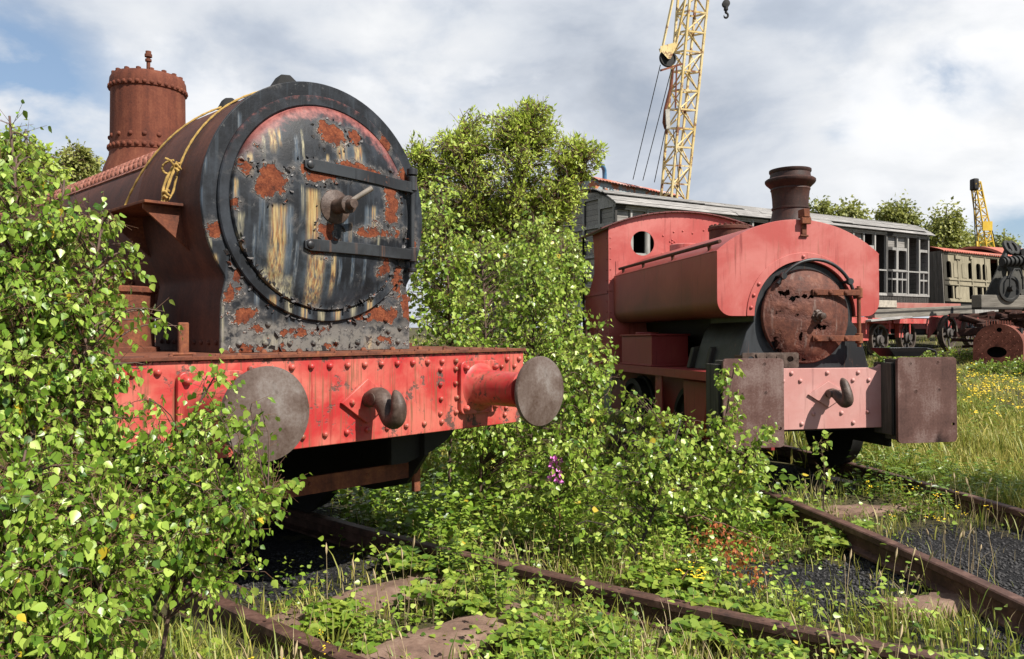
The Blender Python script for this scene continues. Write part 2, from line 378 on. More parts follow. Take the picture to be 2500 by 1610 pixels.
def slab(px, py, Y, L, W, rz, label):
    p = at(px, py, Y); b = MB(); n = 14; t = .16
    rr = np.random.default_rng(int(px))
    v = []; f = []
    for j in range(6):
        for i in range(n+1):
            x = (i/n-.5)*L; y = (j/5-.5)*W; e = 1-max(abs(i/n-.5), abs(j/5-.5))*2
            v.append((x+rr.normal(0, .008), y+rr.normal(0, .008), (0 if e > .02 else -.02)+rr.normal(0, .005)))
    for j in range(5):
        for i in range(n): q = j*(n+1)+i; f.append((q, q+1, q+n+2, q+n+1))
    rim = [i for i in range(n+1)]+[k*(n+1)+n for k in range(1, 6)]+[5*(n+1)+i for i in range(n-1, -1, -1)]+[k*(n+1) for k in range(4, 0, -1)]
    o = len(v); v += [(v[i][0], v[i][1], -t) for i in rim]
    for k in range(len(rim)): k2 = (k+1) % len(rim); f.append((rim[k2], rim[k], o+k, o+k2))
    b.add(v, f); ob = b.build('sleeper', STONE, smooth=50); ob.location = p; ob.rotation_euler = (0, 0, rz); tag(ob, label, 'sleeper', 'brown sleepers between the rails')
slab(900, 1372, 4.55, 1.45, .30, R(46), 'brown sleeper nearest below the drawhook of the big locomotive')
slab(1055, 1475, 3.75, 1.15, .34, R(42), 'broad brown sleeper left of the long foreground rail, among nettles')
slab(2025, 1182, 6.35, 1.1, .24, R(10), 'grey brown sleeper under the straw grass before the smaller locomotive')
slab(2175, 1398, 4.15, .5, .24, R(14), 'short grey sleeper end poking from grass right of the cinders')

# ------------------------------------------------------------------ big locomotive
def frame_matrix(o, ang, pitch=0.0):
    u = Vector((math.cos(ang), math.sin(ang), 0)); a = Vector((-u.y, u.x, 0)); z = Vector((0, 0, 1))
    a, z = a*math.cos(pitch)-z*math.sin(pitch), a*math.sin(pitch)+z*math.cos(pitch)
    return Matrix(((u.x, a.x, z.x, o[0]), (u.y, a.y, z.y, o[1]), (u.z, a.z, z.z, o[2]), (0, 0, 0, 1)))
M1 = frame_matrix((-.823, 4.323, 0), math.atan2(.717, .697)); M1i = M1.inverted()
def l1(px, py, a):                # point of the big locomotive's plane y = a seen at (px, py)
    c = M1i @ Vector((0, 0, CAMZ)); d = (M1i.to_3x3() @ Vector(((px-1195.5)/FPX, 1, -(py-768)/FPX))); t = (a-c.y)/d.y
    p = c+d*t; return p.x, p.z

def peel_paint(name, patches, streaks, ztop=None, lowrust=None, sheet=.62):
    """black paint flaking off rusty plate: bare patches, chipped pale edges, drips of ochre and blue-grey"""
    s = Sh(name); o = s.obj(); c = s.xyz(o)
    n1 = s.noise(o, 6, 6, .6); n2 = s.noise(o, 22, 6, .65); n3 = s.noise(o, 80, 4, .7)
    warp = s.M('ADD', s.M('MULTIPLY', s.M('SUBTRACT', n1, .5), .20), s.M('MULTIPLY', s.M('SUBTRACT', n2, .5), .13))
    m = None
    for x, z, rx, rz in patches:
        v = s.N('ShaderNodeCombineXYZ', {0: s.M('DIVIDE', s.M('SUBTRACT', c[0], x), rx), 1: s.M('DIVIDE', s.M('SUBTRACT', c[2], z), rz), 2: 0.0}).outputs[0]
        q = s.M('MULTIPLY', s.M('SUBTRACT', 1.0, s.V('LENGTH', v, (0, 0, 0)).outputs['Value']), min(rx, rz))
        m = q if m is None else s.M('MAXIMUM', m, q)
    m = s.M('ADD', m, warp)
    if lowrust is not None:
        zn = s.M('ADD', c[2], s.M('MULTIPLY', s.M('SUBTRACT', n1, .5), .5))
        m = s.M('MAXIMUM', m, s.M('MULTIPLY', s.M('SUBTRACT', lowrust, zn), .25))
    m = s.M('MAXIMUM', m, s.M('MULTIPLY', s.M('SUBTRACT', s.noise(o, 5, 8, .72, .5), sheet), .3))
    bare = s.step(m, .0, .006); edge = s.M('MULTIPLY', s.M('SUBTRACT', s.step(m, -.013, -.002), bare, clamp=True), s.step(n2, .40, .60)); wide = s.step(m, -.045, .0)
    base = s.mix(s.step(n1, .4, .68), (.010, .011, .013), (.026, .030, .037))
    base = s.mix(s.M('MULTIPLY', s.step(s.noise(s.mp(o, (14, 14, 1.1)), 2.2, 6, .6), .5, .72), .75), base, (.032, .039, .047))
    base = s.mix(s.M('MULTIPLY', s.step(n2, .64, .7), .35), base, (.13, .13, .125))
    if ztop is not None:
        tz = s.M('ADD', s.V('LENGTH', s.N('ShaderNodeCombineXYZ', {0: c[0], 1: s.M('SUBTRACT', c[2], 2.11), 2: 0.0}).outputs[0], (0, 0, 0)).outputs['Value'], s.M('MULTIPLY', s.M('SUBTRACT', n2, .5), .18))
        f = s.M('MULTIPLY', s.step(tz, ztop, ztop+.10), s.step(c[2], 2.25, 2.6))
        base = s.mix(s.M('MULTIPLY', f, .8), base, s.mix(n2, (.30, .045, .04), (.46, .20, .17)))
    fs = s.noise(s.mp(o, (45, 45, 1.2)), 2.0, 4, .6)
    for x, z, wd, L, kind in streaks:
        ax = s.M('ABSOLUTE', s.M('SUBTRACT', s.M('ADD', c[0], s.M('MULTIPLY', s.M('SUBTRACT', n1, .5), .03)), x))
        if kind == 'o':           # pale blue-grey fringe of the drip
            fq = s.M('MULTIPLY', s.step(ax, wd*1.7, wd*.8), s.M('MULTIPLY', s.step(c[2], z+.01, z-.03), s.step(c[2], z-L*1.05, z-L*.5)))
            base = s.mix(s.M('MULTIPLY', s.M('MULTIPLY', fq, s.step(n1, .3, .6)), .45), base, (.09, .115, .135))
        q = s.M('MULTIPLY', s.step(ax, wd, wd*.35), s.M('MULTIPLY', s.step(c[2], z+.01, z-.03), s.step(c[2], z-L, z-L*.45)))
        q = s.M('MULTIPLY', q, s.step(fs, .28, .62), clamp=True)
        cc = {'o': ((.42, .31, .135), (.27, .125, .045)), 'b': ((.05, .07, .095), (.13, .145, .155)), 'g': ((.34, .31, .20), (.15, .14, .11))}[kind]
        base = s.mix(s.M('MULTIPLY', q, .85), base, s.mix(s.step(s.noise(s.mp(o, (70, 70, 2.5)), 1.5, 3, .6), .42, .62), cc[0], cc[1]))
    if lowrust is not None:       # band of old grey paint along the foot of the plate
        base = s.mix(s.M('MULTIPLY', s.step(s.M('ADD', c[2], s.M('MULTIPLY', s.M('SUBTRACT', n1, .5), .22)), 1.47, 1.40), s.step(n2, .62, .42, 0, .75)), base, s.mix(n2, (.10, .09, .08), (.27, .25, .22)))
    base = s.mix(s.M('MULTIPLY', wide, .45), base, s.mix(n2, (.05, .045, .045), (.24, .22, .20)))
    base = s.mix(edge, base, s.mix(s.step(n3, .42, .56), (.05, .045, .045), (.42, .38, .34)))
    rst = s.ramp(s.M('ADD', s.M('MULTIPLY', n2, .6), s.M('MULTIPLY', n3, .4)), [(.36, (.045, .014, .009)), (.5, (.12, .031, .014)), (.64, (.21, .064, .027))])
    base = s.mix(bare, base, rst)
    h = s.M('ADD', s.M('SUBTRACT', s.M('MULTIPLY', edge, 1.3), s.M('MULTIPLY', bare, .9)), s.M('MULTIPLY', n3, s.M('ADD', s.M('MULTIPLY', bare, .5), .12)))
    nrm = s.bump(h, .95, .008)
    s.pr(base, s.M('ADD', s.M('MULTIPLY', bare, .4), s.M('ADD', s.M('MULTIPLY', n1, .3), .36)), 0, nrm, .22); return s.m

def pat(px, py, rx, ry, a=.3):
    x, z = l1(px, py, a); return (x, z, rx*.0021, ry*.0019)
def stk(px, py, wpx, Lpx, k, a=.3):
    x, z = l1(px, py, a); return (x, z, wpx*.0026, Lpx*.0026, k)
DOORM = peel_paint('peeling_door', [pat(632, 425, 34, 46), pat(582, 388, 17, 17), pat(607, 340, 8, 8), pat(772, 315, 36, 38), pat(830, 318, 15, 15), pat(745, 402, 62, 30), pat(772, 470, 34, 40), pat(762, 535, 28, 30), pat(560, 470, 8, 8), pat(918, 470, 24, 70), pat(902, 612, 16, 30), pat(890, 545, 60, 12), pat(860, 400, 60, 10), pat(700, 735, 90, 12), pat(740, 590, 22, 12)],
    [stk(648, 475, 24, 250, 'o'), stk(672, 475, 10, 200, 'b'), stk(725, 440, 22, 160, 'o'), stk(735, 590, 26, 150, 'o'), stk(835, 335, 15, 70, 'o'), stk(795, 330, 18, 60, 'o'), stk(590, 350, 7, 60, 'o'), stk(570, 490, 9, 80, 'g'), stk(853, 480, 14, 100, 'b'), stk(868, 480, 9, 90, 'o'), stk(640, 295, 10, 60, 'o'), stk(612, 405, 9, 200, 'b'), stk(800, 500, 8, 90, 'b'), stk(690, 310, 8, 90, 'b'), stk(820, 590, 7, 90, 'b'), stk(668, 640, 30, 90, 'g'), stk(625, 620, 12, 90, 'g'), stk(560, 520, 5, 110, 'b'), stk(575, 560, 6, 100, 'o'), stk(600, 520, 5, 120, 'b'), stk(690, 560, 6, 140, 'b'), stk(700, 430, 5, 80, 'g'), stk(775, 590, 8, 110, 'o'), stk(790, 600, 6, 90, 'b'), stk(850, 600, 6, 80, 'b'), stk(880, 520, 6, 70, 'g'), stk(760, 360, 5, 40, 'o'), stk(785, 375, 6, 40, 'o'), stk(655, 290, 5, 50, 'o'), stk(620, 310, 5, 60, 'g'), stk(560, 410, 5, 60, 'o'), stk(905, 440, 5, 50, 'b'), stk(705, 300, 4, 120, 'g'), stk(812, 520, 6, 60, 'o')], .50, None, .70)
FRONTM = peel_paint('peeling_front', [pat(570, 735, 34, 28, .38), pat(600, 765, 26, 16, .38), pat(540, 690, 12, 18, .38), pat(880, 735, 70, 22, .38), pat(950, 720, 22, 50, .38), pat(500, 530, 14, 14, .38), pat(955, 560, 16, 60, .38), pat(620, 180, 18, 12, .38), pat(720, 772, 60, 8, .38), pat(930, 640, 16, 60, .38), pat(620, 815, 60, 9, .38), pat(760, 805, 50, 8, .38), pat(900, 790, 40, 12, .38), pat(555, 640, 10, 30, .38)],
    [stk(488, 540, 9, 130, 'g', .38), stk(502, 590, 8, 160, 'o', .38), stk(518, 690, 10, 120, 'g', .38), stk(470, 430, 6, 60, 'b', .38), stk(480, 330, 6, 70, 'b', .38), stk(560, 260, 6, 50, 'b', .38), stk(650, 780, 60, 60, 'g', .38), stk(760, 785, 40, 50, 'g', .38), stk(870, 780, 30, 50, 'o', .38), stk(600, 660, 8, 60, 'b', .38)], None, 1.10, .74)
RINGM = peel_paint('peeling_ring', [pat(905, 330, 20, 30, .34), pat(948, 420, 12, 40, .34), pat(930, 640, 12, 40, .34)],
    [stk(640+k*38, 705+abs(3-k)*-6, 12, 60, 'og'[k % 2], .34) for k in range(7)], .635, None, .72)

def big_loco():
    t = empty('steam_locomotive', mat=M1)
    tag(t, 'big rust brown locomotive with black peeling smokebox front and bright red buffer beam', 'locomotive')
    ZC = 2.11
    # buffer beam
    b = MB()
    beam_poly = [(-1.29, 1.265), (-1.29, 1.03), (-1.26, .93), (-1.19, .82), (-1.16, .795), (1.24, .795), (1.27, .84), (1.29, 1.0), (1.29, 1.265)]
    b.prism(beam_poly, (0, .03, 0), X, Z, .03)
    u = -1.22
    while u < 1.26:
        if not (-1.03 < u < -.70 or .70 < u < 1.03): b.rivet((u, -.002, 1.218), (0, -1, 0), .020, .02)
        u += .112
    u = -1.05
    while u < 1.2:
        if not (-1.03 < u < -.70 or .70 < u < 1.03): b.rivet((u, -.002, .855), (0, -1, 0), .019, .018)
        u += .135
    for cx in (-.69, -.57, .565, .685):
        for k in range(4): b.rivet((cx+random.uniform(-.006, .006), -.002, .905+.088*k), (0, -1, 0), .018, .018)
    for cx, cz in ((1.08, 1.17), (1.2, 1.17), (1.11, 1.09), (1.11, .99), (1.12, .9), (1.21, 1.0), (-1.15, 1.1), (-1.15, .95)): b.rivet((cx, -.002, cz), (0, -1, 0), .018, .018)
    b.build('buffer_beam', RED1, t, bevel=.004)
    b = MB(); b.prism([(-.15, 1.015), (.02, .89), (.19, 1.015), (.02, 1.14)], (0, -.002, 0), X, Z, .022)
    for q in ((-.085, 1.015), (.125, 1.015)): b.rivet((q[0], -.024, q[1]), (0, -1, 0), .02, .02, 6)
    hp = b.build('drawhook_plate', RED1, t, bevel=.003)
    hk = MB()
    pth = [(.02, -.02, 1.02), (.02, -.075, 1.04), (.02, -.13, 1.045), (.02, -.175, 1.01), (.02, -.20, .96), (.02, -.225, .93), (.02, -.265, .925), (.02, -.295, .96), (.02, -.298, 1.01), (.02, -.28, 1.055), (.02, -.262, 1.085)]
    sp = np.array(pth); tt = np.linspace(0, len(sp)-1, 40); sm = np.stack([np.interp(tt, range(len(sp)), sp[:, k]) for k in range(3)], 1)
    for _ in range(3): sm[1:-1] = (sm[:-2]+2*sm[1:-1]+sm[2:])/4
    rr = np.interp(np.linspace(0, 1, 40), [0, .2, .4, .6, .8, .93, 1], [.042, .058, .050, .048, .042, .028, .012])
    hk.tube(sm.tolist(), rr.tolist(), 14)
    hk.lathe((.072, -.125, 1.035), (1, 0, 0), [(.03, -.11), (.034, -.108), (.034, .0), (.018, .004), (.017, -.02)], 16)
    hk.build('drawhook', HOOK, t)
    # buffers
    for u in (-.865, .865):
        bf = empty('buffer'); bf.parent = t; bf.location = (u, 0, 1.05)
        q = MB(); q.prism(rrect(-.165, .165, -.165, .165, .04), (0, -.003, 0), X, Z, .03)
        for a in (-.125, .125):
            for c in (-.125, .125): q.rivet((a, -.033, c), (0, -1, 0), .024, .03, 6)
        q.build('buffer_base', RED1, bf, bevel=.004)
        q = MB(); q.lathe((0, -.03, 0), (0, -1, 0), [(.155, 0), (.135, .015), (.115, .05), (.108, .12), (.105, .34), (.11, .345), (.11, .375), (.10, .38)], 32)
        q.build('buffer_casing', RED1, bf)
        q = MB(); q.lathe((0, -.40, 0), (0, -1, 0), [(.085, 0), (.08, .06), (.085, .105), (.10, .12)], 28)
        q.build('buffer_ram', RUST, bf)
        q = MB(); q.lathe((0, -.515, 0), (0, -1, 0), [(.02, 0), (.19, .0), (.203, .008), (.205, .02), (.2, .03), (.14, .038), (.07, .042), (.005, .043)], 56)
        q.build('buffer_head', STEEL, bf)
    # running plate
    b = MB(); b.box(-1.30, 1.30, -.018, 6.3, 1.267, 1.284)
    for k in range(22): b.rivet((-1.15+.11*k, .02, 1.284), Z, .013, .012, 5)
    for k in range(9): b.rivet((-.86+.215*k, .30, 1.284), Z, .02, .02, 6)
    b.build('running_plate', RUST, t, bevel=.002)
    # smokebox front plate, ring and door
    oc = arc(0, ZC, .735, -34, 214, 70)
    outl = [(.63, 1.284)]+[(.63, 1.45), (.626, 1.55), (.612, 1.63), (.602, 1.675)]+oc+[(-.602, 1.675), (-.612, 1.63), (-.626, 1.55), (-.63, 1.45), (-.63, 1.284)]
    b = MB(); b.prism(outl, (0, .405, 0), X, Z, .022)
    for k in range(8): b.rivet((-.53+.152*k, .383, 1.335), (0, -1, 0), .02, .02, 6)
    for x, z in ((-.36, 1.44), (.44, 1.47), (.46, 1.40), (.55, 1.42)): b.rivet((x, .383, z), (0, -1, 0), .02, .018, 6)
    b.build('smokebox_front', FRONTM, t, bevel=.004)
    w2 = [(x*.985, ZC+(z-ZC)*.985) for x, z in outl[5:-5]]
    w2 = [(.617, 1.284), (.617, 1.45), (.61, 1.56), (.59, 1.67)]+w2+[(-.59, 1.67), (-.61, 1.56), (-.617, 1.45), (-.617, 1.284)]
    b = MB(); b.prism(w2, (0, 1.28, 0), X, Z, .875)
    for k in range(9):
        for sx in (-1, 1): b.rivet((sx*.617, .46+.09*k, 1.34), (sx, 0, 0), .016, .014)
    b.build('smokebox', RUST_SB, t, bevel=.003)
    b = MB(); b.lathe((0, .385, ZC), (0, -1, 0), [(.655, 0), (.655, .018), (.649, .025), (.60, .027), (.592, .020), (.592, 0)], 96)
    b.build('door_ring', RINGM, t)
    def dy(r): return .345-.075*(1-min(1, r/.575)**3.2)
    pr = [(.588, .385), (.588, .352), (.583, .343)]+[(.575*(1-k/26), dy(.575*(1-k/26))) for k in range(27)]
    b = MB(); b.lathe((0, 0, ZC), (0, -1, 0), [(max(r, .0006), -y) for r, y in pr], 96)
    dr = b.build('smokebox_door', DOORM, t, smooth=60)
    # curled flakes of paint along the door's lower rim and around the bare plate
    fl = MB(); fr = random.Random(4)
    def flake(x, y, z, s, ang):
        m = Matrix.Translation((x, y, z)) @ Matrix.Rotation(ang, 4, 'Y') @ Matrix.Rotation(fr.uniform(.2, .9), 4, 'X')
        pts = [(-s*fr.uniform(.6, 1), 0, -s*.2), (s*fr.uniform(.6, 1), 0, -s*.25), (s*fr.uniform(.3, .7), -.2*s, s*.5), (-s*fr.uniform(.2, .6), -.25*s, s*.6)]
        v = [m @ Vector(p) for p in pts]+[m @ Vector((p[0], p[1]+.0025, p[2])) for p in pts]
        fl.add(v, [(0, 1, 2, 3), (7, 6, 5, 4), (0, 4, 5, 1), (1, 5, 6, 2), (2, 6, 7, 3), (3, 7, 4, 0)])
    for k in range(90):
        a = R(fr.uniform(195, 352)); r = .575+fr.uniform(-.012, .015); flake(r*math.cos(a), .338, ZC+r*math.sin(a), fr.uniform(.008, .022), fr.uniform(0, 6))
    for k in range(40):
        a = R(fr.uniform(205, 335)); r = .66+fr.uniform(-.004, .03); flake(r*math.cos(a), .378, ZC+r*math.sin(a), fr.uniform(.01, .026), fr.uniform(0, 6))
    for k in range(16): flake(fr.uniform(-.6, .6), .379, fr.choice((1.31, 1.36, 1.32, 1.40))+fr.uniform(-.02, .02), fr.uniform(.01, .028), fr.uniform(0, 6))
    for px, py, rx, ry in ((632, 425, 34, 46), (582, 388, 17, 17), (772, 315, 36, 38), (745, 402, 62, 30), (772, 470, 34, 40), (830, 318, 15, 15), (918, 470, 24, 70), (762, 535, 28, 30)):
        x, z = l1(px, py, .3)
        for k in range(14):
            a = fr.uniform(0, 6.283); xx = x+rx*.0033*math.cos(a)*1.05; zz2 = z+ry*.0026*math.sin(a)*1.05
            flake(xx, dy(math.hypot(xx, zz2-ZC))-.004, zz2, fr.uniform(.006, .016), fr.uniform(0, 6))
    pf = fl.build('paint_flakes', worn('flake_paint', (.03, .03, .032), (.10, .09, .085), 9, .6, 0, (.12, .04, .02)), t); pf['kind'] = 'stuff'
    for z0, tilt in ((2.335, -.006), (1.885, .0)):
        b = MB(); n = 22; v = []; f = []
        for k in range(n+1):
            x = -.20+.80*k/n; r = math.hypot(x, z0-ZC); y = dy(r) if r < .575 else .345
            y = min(y, .335)
            if k >= n-3: y = min(y, .32)
            hw = .034 if k > 0 else .02; zc = z0+tilt*k*.2
            v += [(x, y-.016, zc-hw), (x, y-.016, zc+hw), (x, y+.02, zc+hw), (x, y+.02, zc-hw)]
        for k in range(n):
            for j in range(4): f.append((k*4+j, k*4+(j+1) % 4, k*4+4+(j+1) % 4, k*4+4+j))
        f += [(3, 2, 1, 0), (n*4, n*4+1, n*4+2, n*4+3)]
        b.add(v, f); b.cyl((.605, .325, z0-.045), (.605, .325, z0+.045), .031, n=18)
        b.rivet((-.165, dy(.25)-.016, z0), (0, -1, 0), .024, .01, 10)
        b.build('hinge_strap', BLACKP, dr, bevel=.004)
    b = MB(); b.cyl((.605, .325, 1.79), (.605, .325, 2.44), .015, n=16); b.cyl((.605, .325, 2.39), (.605, .325, 2.43), .034, n=16); b.cyl((.605, .325, 1.775), (.605, .325, 1.80), .03, n=16)
    b.build('hinge_pin', BLACKP, t, bevel=.003)
    b = MB(); b.lathe((0, .28, ZC+.005), (0, -1, 0), [(.098, 0), (.098, .015), (.08, .022), (.045, .03), (.04, .10), (.05, .11), (.05, .15), (.03, .155), (.026, .20), (.005, .2)], 28)
    b.build('door_boss', HOOK, dr)
    b = MB(); b.tube([(-.015, .15, ZC), (.035, .125, ZC+.04), (.08, .10, ZC+.075), (.12, .08, ZC+.105)], [.013, .014, .015, .015], 12)
    b.build('door_handle', plain('worn_steel', (.24, .205, .17), .45), dr)
    # brackets at the smokebox side
    for sx in (-1, 1):
        b = MB()
        p0, p1 = sorted((sx*.70, sx*.93))
        b.box(p0, p1, .62, 1.34, 2.075, 2.09)
        for y in (.68, 1.22): b.prism([(sx*.70, 2.075), (sx*.92, 2.075), (sx*.92, 2.05), (sx*.66, 1.83)], (0, y, 0), X, Z, .016)
        b.build('side_bracket', RUST, t, bevel=.002)
    # boiler
    b = MB(); b.cyl((0, 1.28, ZC), (0, 6.6, ZC), .61, n=72); b.build('boiler', RUST_SB, t)
    b = MB()
    ys = np.arange(1.34, 6.2, .085)
    for j, an in enumerate((111, 117.5, 124, 130.5, 137)):
        a = R(an)
        for k, y in enumerate(ys):
            yy = y+(.042 if j % 2 else 0); nrm = Vector((math.cos(a), 0, math.sin(a))); p = nrm*.618+Vector((0, yy, ZC)); b.rivet(p, nrm, .032, .026, 8)
    v = []; n = 16
    for k in range(n+1):
        a = R(60+82*k/n)
        for yy in (1.29, 6.2):
            for rad in (.605, .622): v.append((rad*math.cos(a), yy, ZC+rad*math.sin(a)))
    f = []
    for k in range(n):
        o = k*4; f += [(o+1, o+3, o+7, o+5), (o, o+4, o+6, o+2), (o, o+1, o+5, o+4), (o+2, o+6, o+7, o+3)]
    f += [(0, 2, 3, 1), (n*4, n*4+1, n*4+3, n*4+2)]
    b.add(v, f); b.build('rivet_strip', RUST_STRIP, t)
    b = MB(); D = (0, 3.0, 0)
    b.lathe(D, Z, [(.36, 2.58), (.33, 2.70), (.292, 2.80), (.286, 2.84), (.292, 2.845), (.292, 2.89), (.284, 2.895), (.280, 3.335), (.290, 3.34), (.290, 3.375), (.285, 3.43), (.27, 3.46), (.22, 3.475), (.1, 3.48), (.001, 3.48)], 56)
    for k in range(34):
        a = 2*math.pi*k/34; n = Vector((math.cos(a), math.sin(a), 0))
        b.rivet(Vector(D)+n*.288+Z*3.358, n, .019, .013)
        b.rivet(Vector(D)+n*.290+Z*2.868, n, .021, .015)
        if k % 2: b.rivet(Vector(D)+n*.283+Z*2.95, n, .02, .014)
        if k % 2 == 0: b.lathe(Vector(D)+n*.255+Z*3.455, Z, [(.019, 0), (.019, .02), (.009, .024)], 6)
    dm = b.build('dome', RUST_DOME, t)
    b = MB(); b.lathe((0, 3.0, 3.47), Z, [(.015, 0), (.015, .13), (.025, .132), (.025, .15), (.015, .155), (.015, .165), (.029, .168), (.029, .19), (.022, .195), (.022, .215), (.001, .22)], 14); b.build('stud', RUST, dm)
    b = MB(); b.cyl((0, 6.5, ZC-.1), (0, 7.6, ZC-.1), .68, n=48); b.box(-.6, .6, 5.3, 7.6, 1.1, 2.0); b.build('firebox', RUST_SB, t, bevel=.03)
    # round tank and fittings on the running plate
    for sx in (-1, 1):
        b = MB(); b.lathe((sx*.92, 1.12, 1.284), Z, [(.25, 0), (.25, .025), (.222, .03), (.222, .33), (.238, .335), (.238, .36), (.23, .367), (.12, .372), (.12, .40), (.11, .41), (.001, .41)], 44)
        b.build('round_tank', RUST, t)
    b = MB(); b.box(-.93, -.88, .19, .215, 1.28, 1.445); b.box(-.965, -.845, .185, .24, 1.284, 1.298); b.build('lamp_iron', RUST, t, bevel=.008)
    b = MB(); b.box(.78, 1.0, .9, 1.4, 1.284, 1.53); b.build('side_box', RUST_ORANGE, t, bevel=.01)
    # frames, guard irons, wheels
    for sx in (-1, 1):
        b = MB(); b.prism([(.22, .80), (.22, .62), (.4, .42), (.75, .33), (6.2, .30), (6.2, 1.26), (.22, 1.26)], (sx*.62, 0, 0), Yv, Z, .03)
        b.build('frame_plate', DARK, t)
        b = MB(); b.prism([(.4, .80), (.95, .80), (.93, .76), (.85, .69), (.72, .63), (.52, .58), (.4, .58)] if sx > 0 else [(-.4, .80), (-.95, .80), (-.93, .76), (-.85, .69), (-.72, .63), (-.52, .58), (-.4, .58)], (0, .30, 0), X, Z, .03)
        b.build('gusset', DARK, t)
        b = MB(); b.box(sx*.66-.025, sx*.66+.025, .34, .37, .22 if sx < 0 else .37, .8); b.build('guard_iron', RUST, t, bevel=.003)
        for y in (1.9, 3.3, 4.7):
            q = MB(); q.lathe((sx*.72, y, .5), (sx, 0, 0), [(.53, -.03), (.53, 0), (.5, .01), (.5, .11), (.44, .115), (.43, .08), (.14, .07), (.12, .13), (.001, .13)], 40); q.build('wheel', DARK, t)
    b = MB(); b.box(-.62, .64, .38, .41, .46, .56); b.rivet((-.1, .38, .52), (0, -1, 0), .012); b.rivet((.3, .38, .52), (0, -1, 0), .012); b.build('cross_stay', RUST, t)
    b = MB(); b.box(-.6, .6, .6, 6.0, .75, 1.2); b.build('motion_box', DARK, t)
    return t
LOCO1 = big_loco()

def cyl_pt(deg, y, r): a = R(deg); return M1 @ Vector((r*math.cos(a), y, 2.11+r*math.sin(a)))
def rope():
    b = MB()
    def run(pts, r=.0062):
        p = np.array([tuple(q) for q in pts]); n = len(p); t = np.linspace(0, n-1, n*5); s = np.stack([np.interp(t, range(n), p[:, k]) for k in range(3)], 1)
        for _ in range(3): s[1:-1] = (s[:-2]+2*s[1:-1]+s[2:])/4
        ph = np.linspace(0, n*9, len(s)); b.tube(s.tolist(), [r*(1+.16*math.sin(6*q)) for q in ph], 7)
    run([cyl_pt(108-k*0+(0 if k == 0 else 0), .62, .742) if k == 0 else cyl_pt(108+k*6.2, .60+.012*k, .737) for k in range(12)]+[M1 @ Vector((-.78, .72, 2.10)), M1 @ Vector((-.80, .72, 2.08))])
    run([cyl_pt(104+k*6.0, 1.02+.006*k*k*.5, .737) for k in range(13)]+[M1 @ Vector((-.80, 1.31, 2.10)), M1 @ Vector((-.82, 1.33, 2.06))])
    run([cyl_pt(108, .62, .745), cyl_pt(106, .82, .76), cyl_pt(104, 1.02, .742)])
    # knot, loop and doubled end above the bracket
    k0 = cyl_pt(164, .70, .755)
    lp = [k0+Vector((-.005*i, 0, .0))+M1.to_3x3() @ Vector((-.02-.03*math.sin(i*.7), .055*math.sin(i*.5), .035*math.cos(i*.63)-.02)) for i in range(11)]
    run(lp)
    run([k0, cyl_pt(170, .70, .77), cyl_pt(176, .705, .785), M1 @ Vector((-.79, .71, 2.10))], .0075)
    run([k0+Vector((0, 0, .01)), cyl_pt(168, .72, .775), cyl_pt(174, .735, .79), M1 @ Vector((-.80, .72, 2.10))], .0075)
    for q in (cyl_pt(176, .71, .785), k0):
        run([q+M1.to_3x3() @ Vector((.018*math.cos(a), .02*math.sin(a), .012*math.sin(2*a)-.004*a)) for a in np.linspace(0, 11, 12)])
    o = b.build('rope', ROPE); tag(o, 'thin yellow rope tied down over the rusty smokebox', 'rope')
rope()
def tarp():
    b = MB(); n, m = 22, 10; v = []; f = []; r2 = random.Random(2)
    for i in range(n+1):
        for j in range(m+1):
            a = 62+50*i/n; y = .50+.62*j/m; lift = .006+.02*abs(math.sin(i*.9)*math.sin(j*1.1))*(1 if .1 < i/n < .95 else .4)
            p = cyl_pt(a, y, .728+lift); v.append(p)
    for i in range(n+1):
        for j in range(m+1):
            a = 62+50*i/n; y = .50+.62*j/m; v.append(cyl_pt(a, y, .727))
    N2 = (n+1)*(m+1); k = m+1
    for i in range(n):
        for j in range(m): q = i*k+j; f += [(q, q+k, q+k+1, q+1), (N2+q, N2+q+1, N2+q+k+1, N2+q+k)]
    for i in range(n): f += [(i*k, N2+i*k, N2+i*k+k, i*k+k), (i*k+m, i*k+k+m, N2+i*k+k+m, N2+i*k+m)]
    for j in range(m): f += [(j, j+1, N2+j+1, N2+j), (n*k+j, N2+n*k+j, N2+n*k+j+1, n*k+j+1)]
    b.add(v, f); o = b.build('sheet', TARP); tag(o, 'black sheet covering the chimney hole on top of the rusty smokebox', 'sheet')
    for px, deg, y, s, lab in ((625, 106, .50, .055, 'black wedge of wood under the rope at the front top of the smokebox'), (490, 111, 1.06, .045, 'black block of wood under the rope behind the front wedge'), (825, 64, .50, .035, 'small black block of wood on the right of the smokebox top')):
        q = MB(); m4 = M1 @ Matrix.Translation((.745*math.cos(R(deg)), y, 2.11+.745*math.sin(R(deg)))) @ Matrix.Rotation(R(90-deg), 4, 'Y')
        pts = [(-s*1.5, -s, -s*.35), (s*1.4, -s*1.1, -s*.35), (s*1.3, s*1.2, -s*.35), (-s*1.4, s, -s*.35), (-s*.3, -s*.7, s*.9), (s*.7, -s*.8, s*.75), (s*.8, s*.8, s*.6), (-s*.2, s*.7, s*.8)]
        q.add([m4 @ Vector(p) for p in pts], [(0, 3, 2, 1), (4, 5, 6, 7), (0, 1, 5, 4), (1, 2, 6, 5), (2, 3, 7, 6), (3, 0, 4, 7)])
        o = q.build('wooden_block', TARP, bevel=.008); tag(o, lab, 'block', 'black blocks on the smokebox top')
tarp()

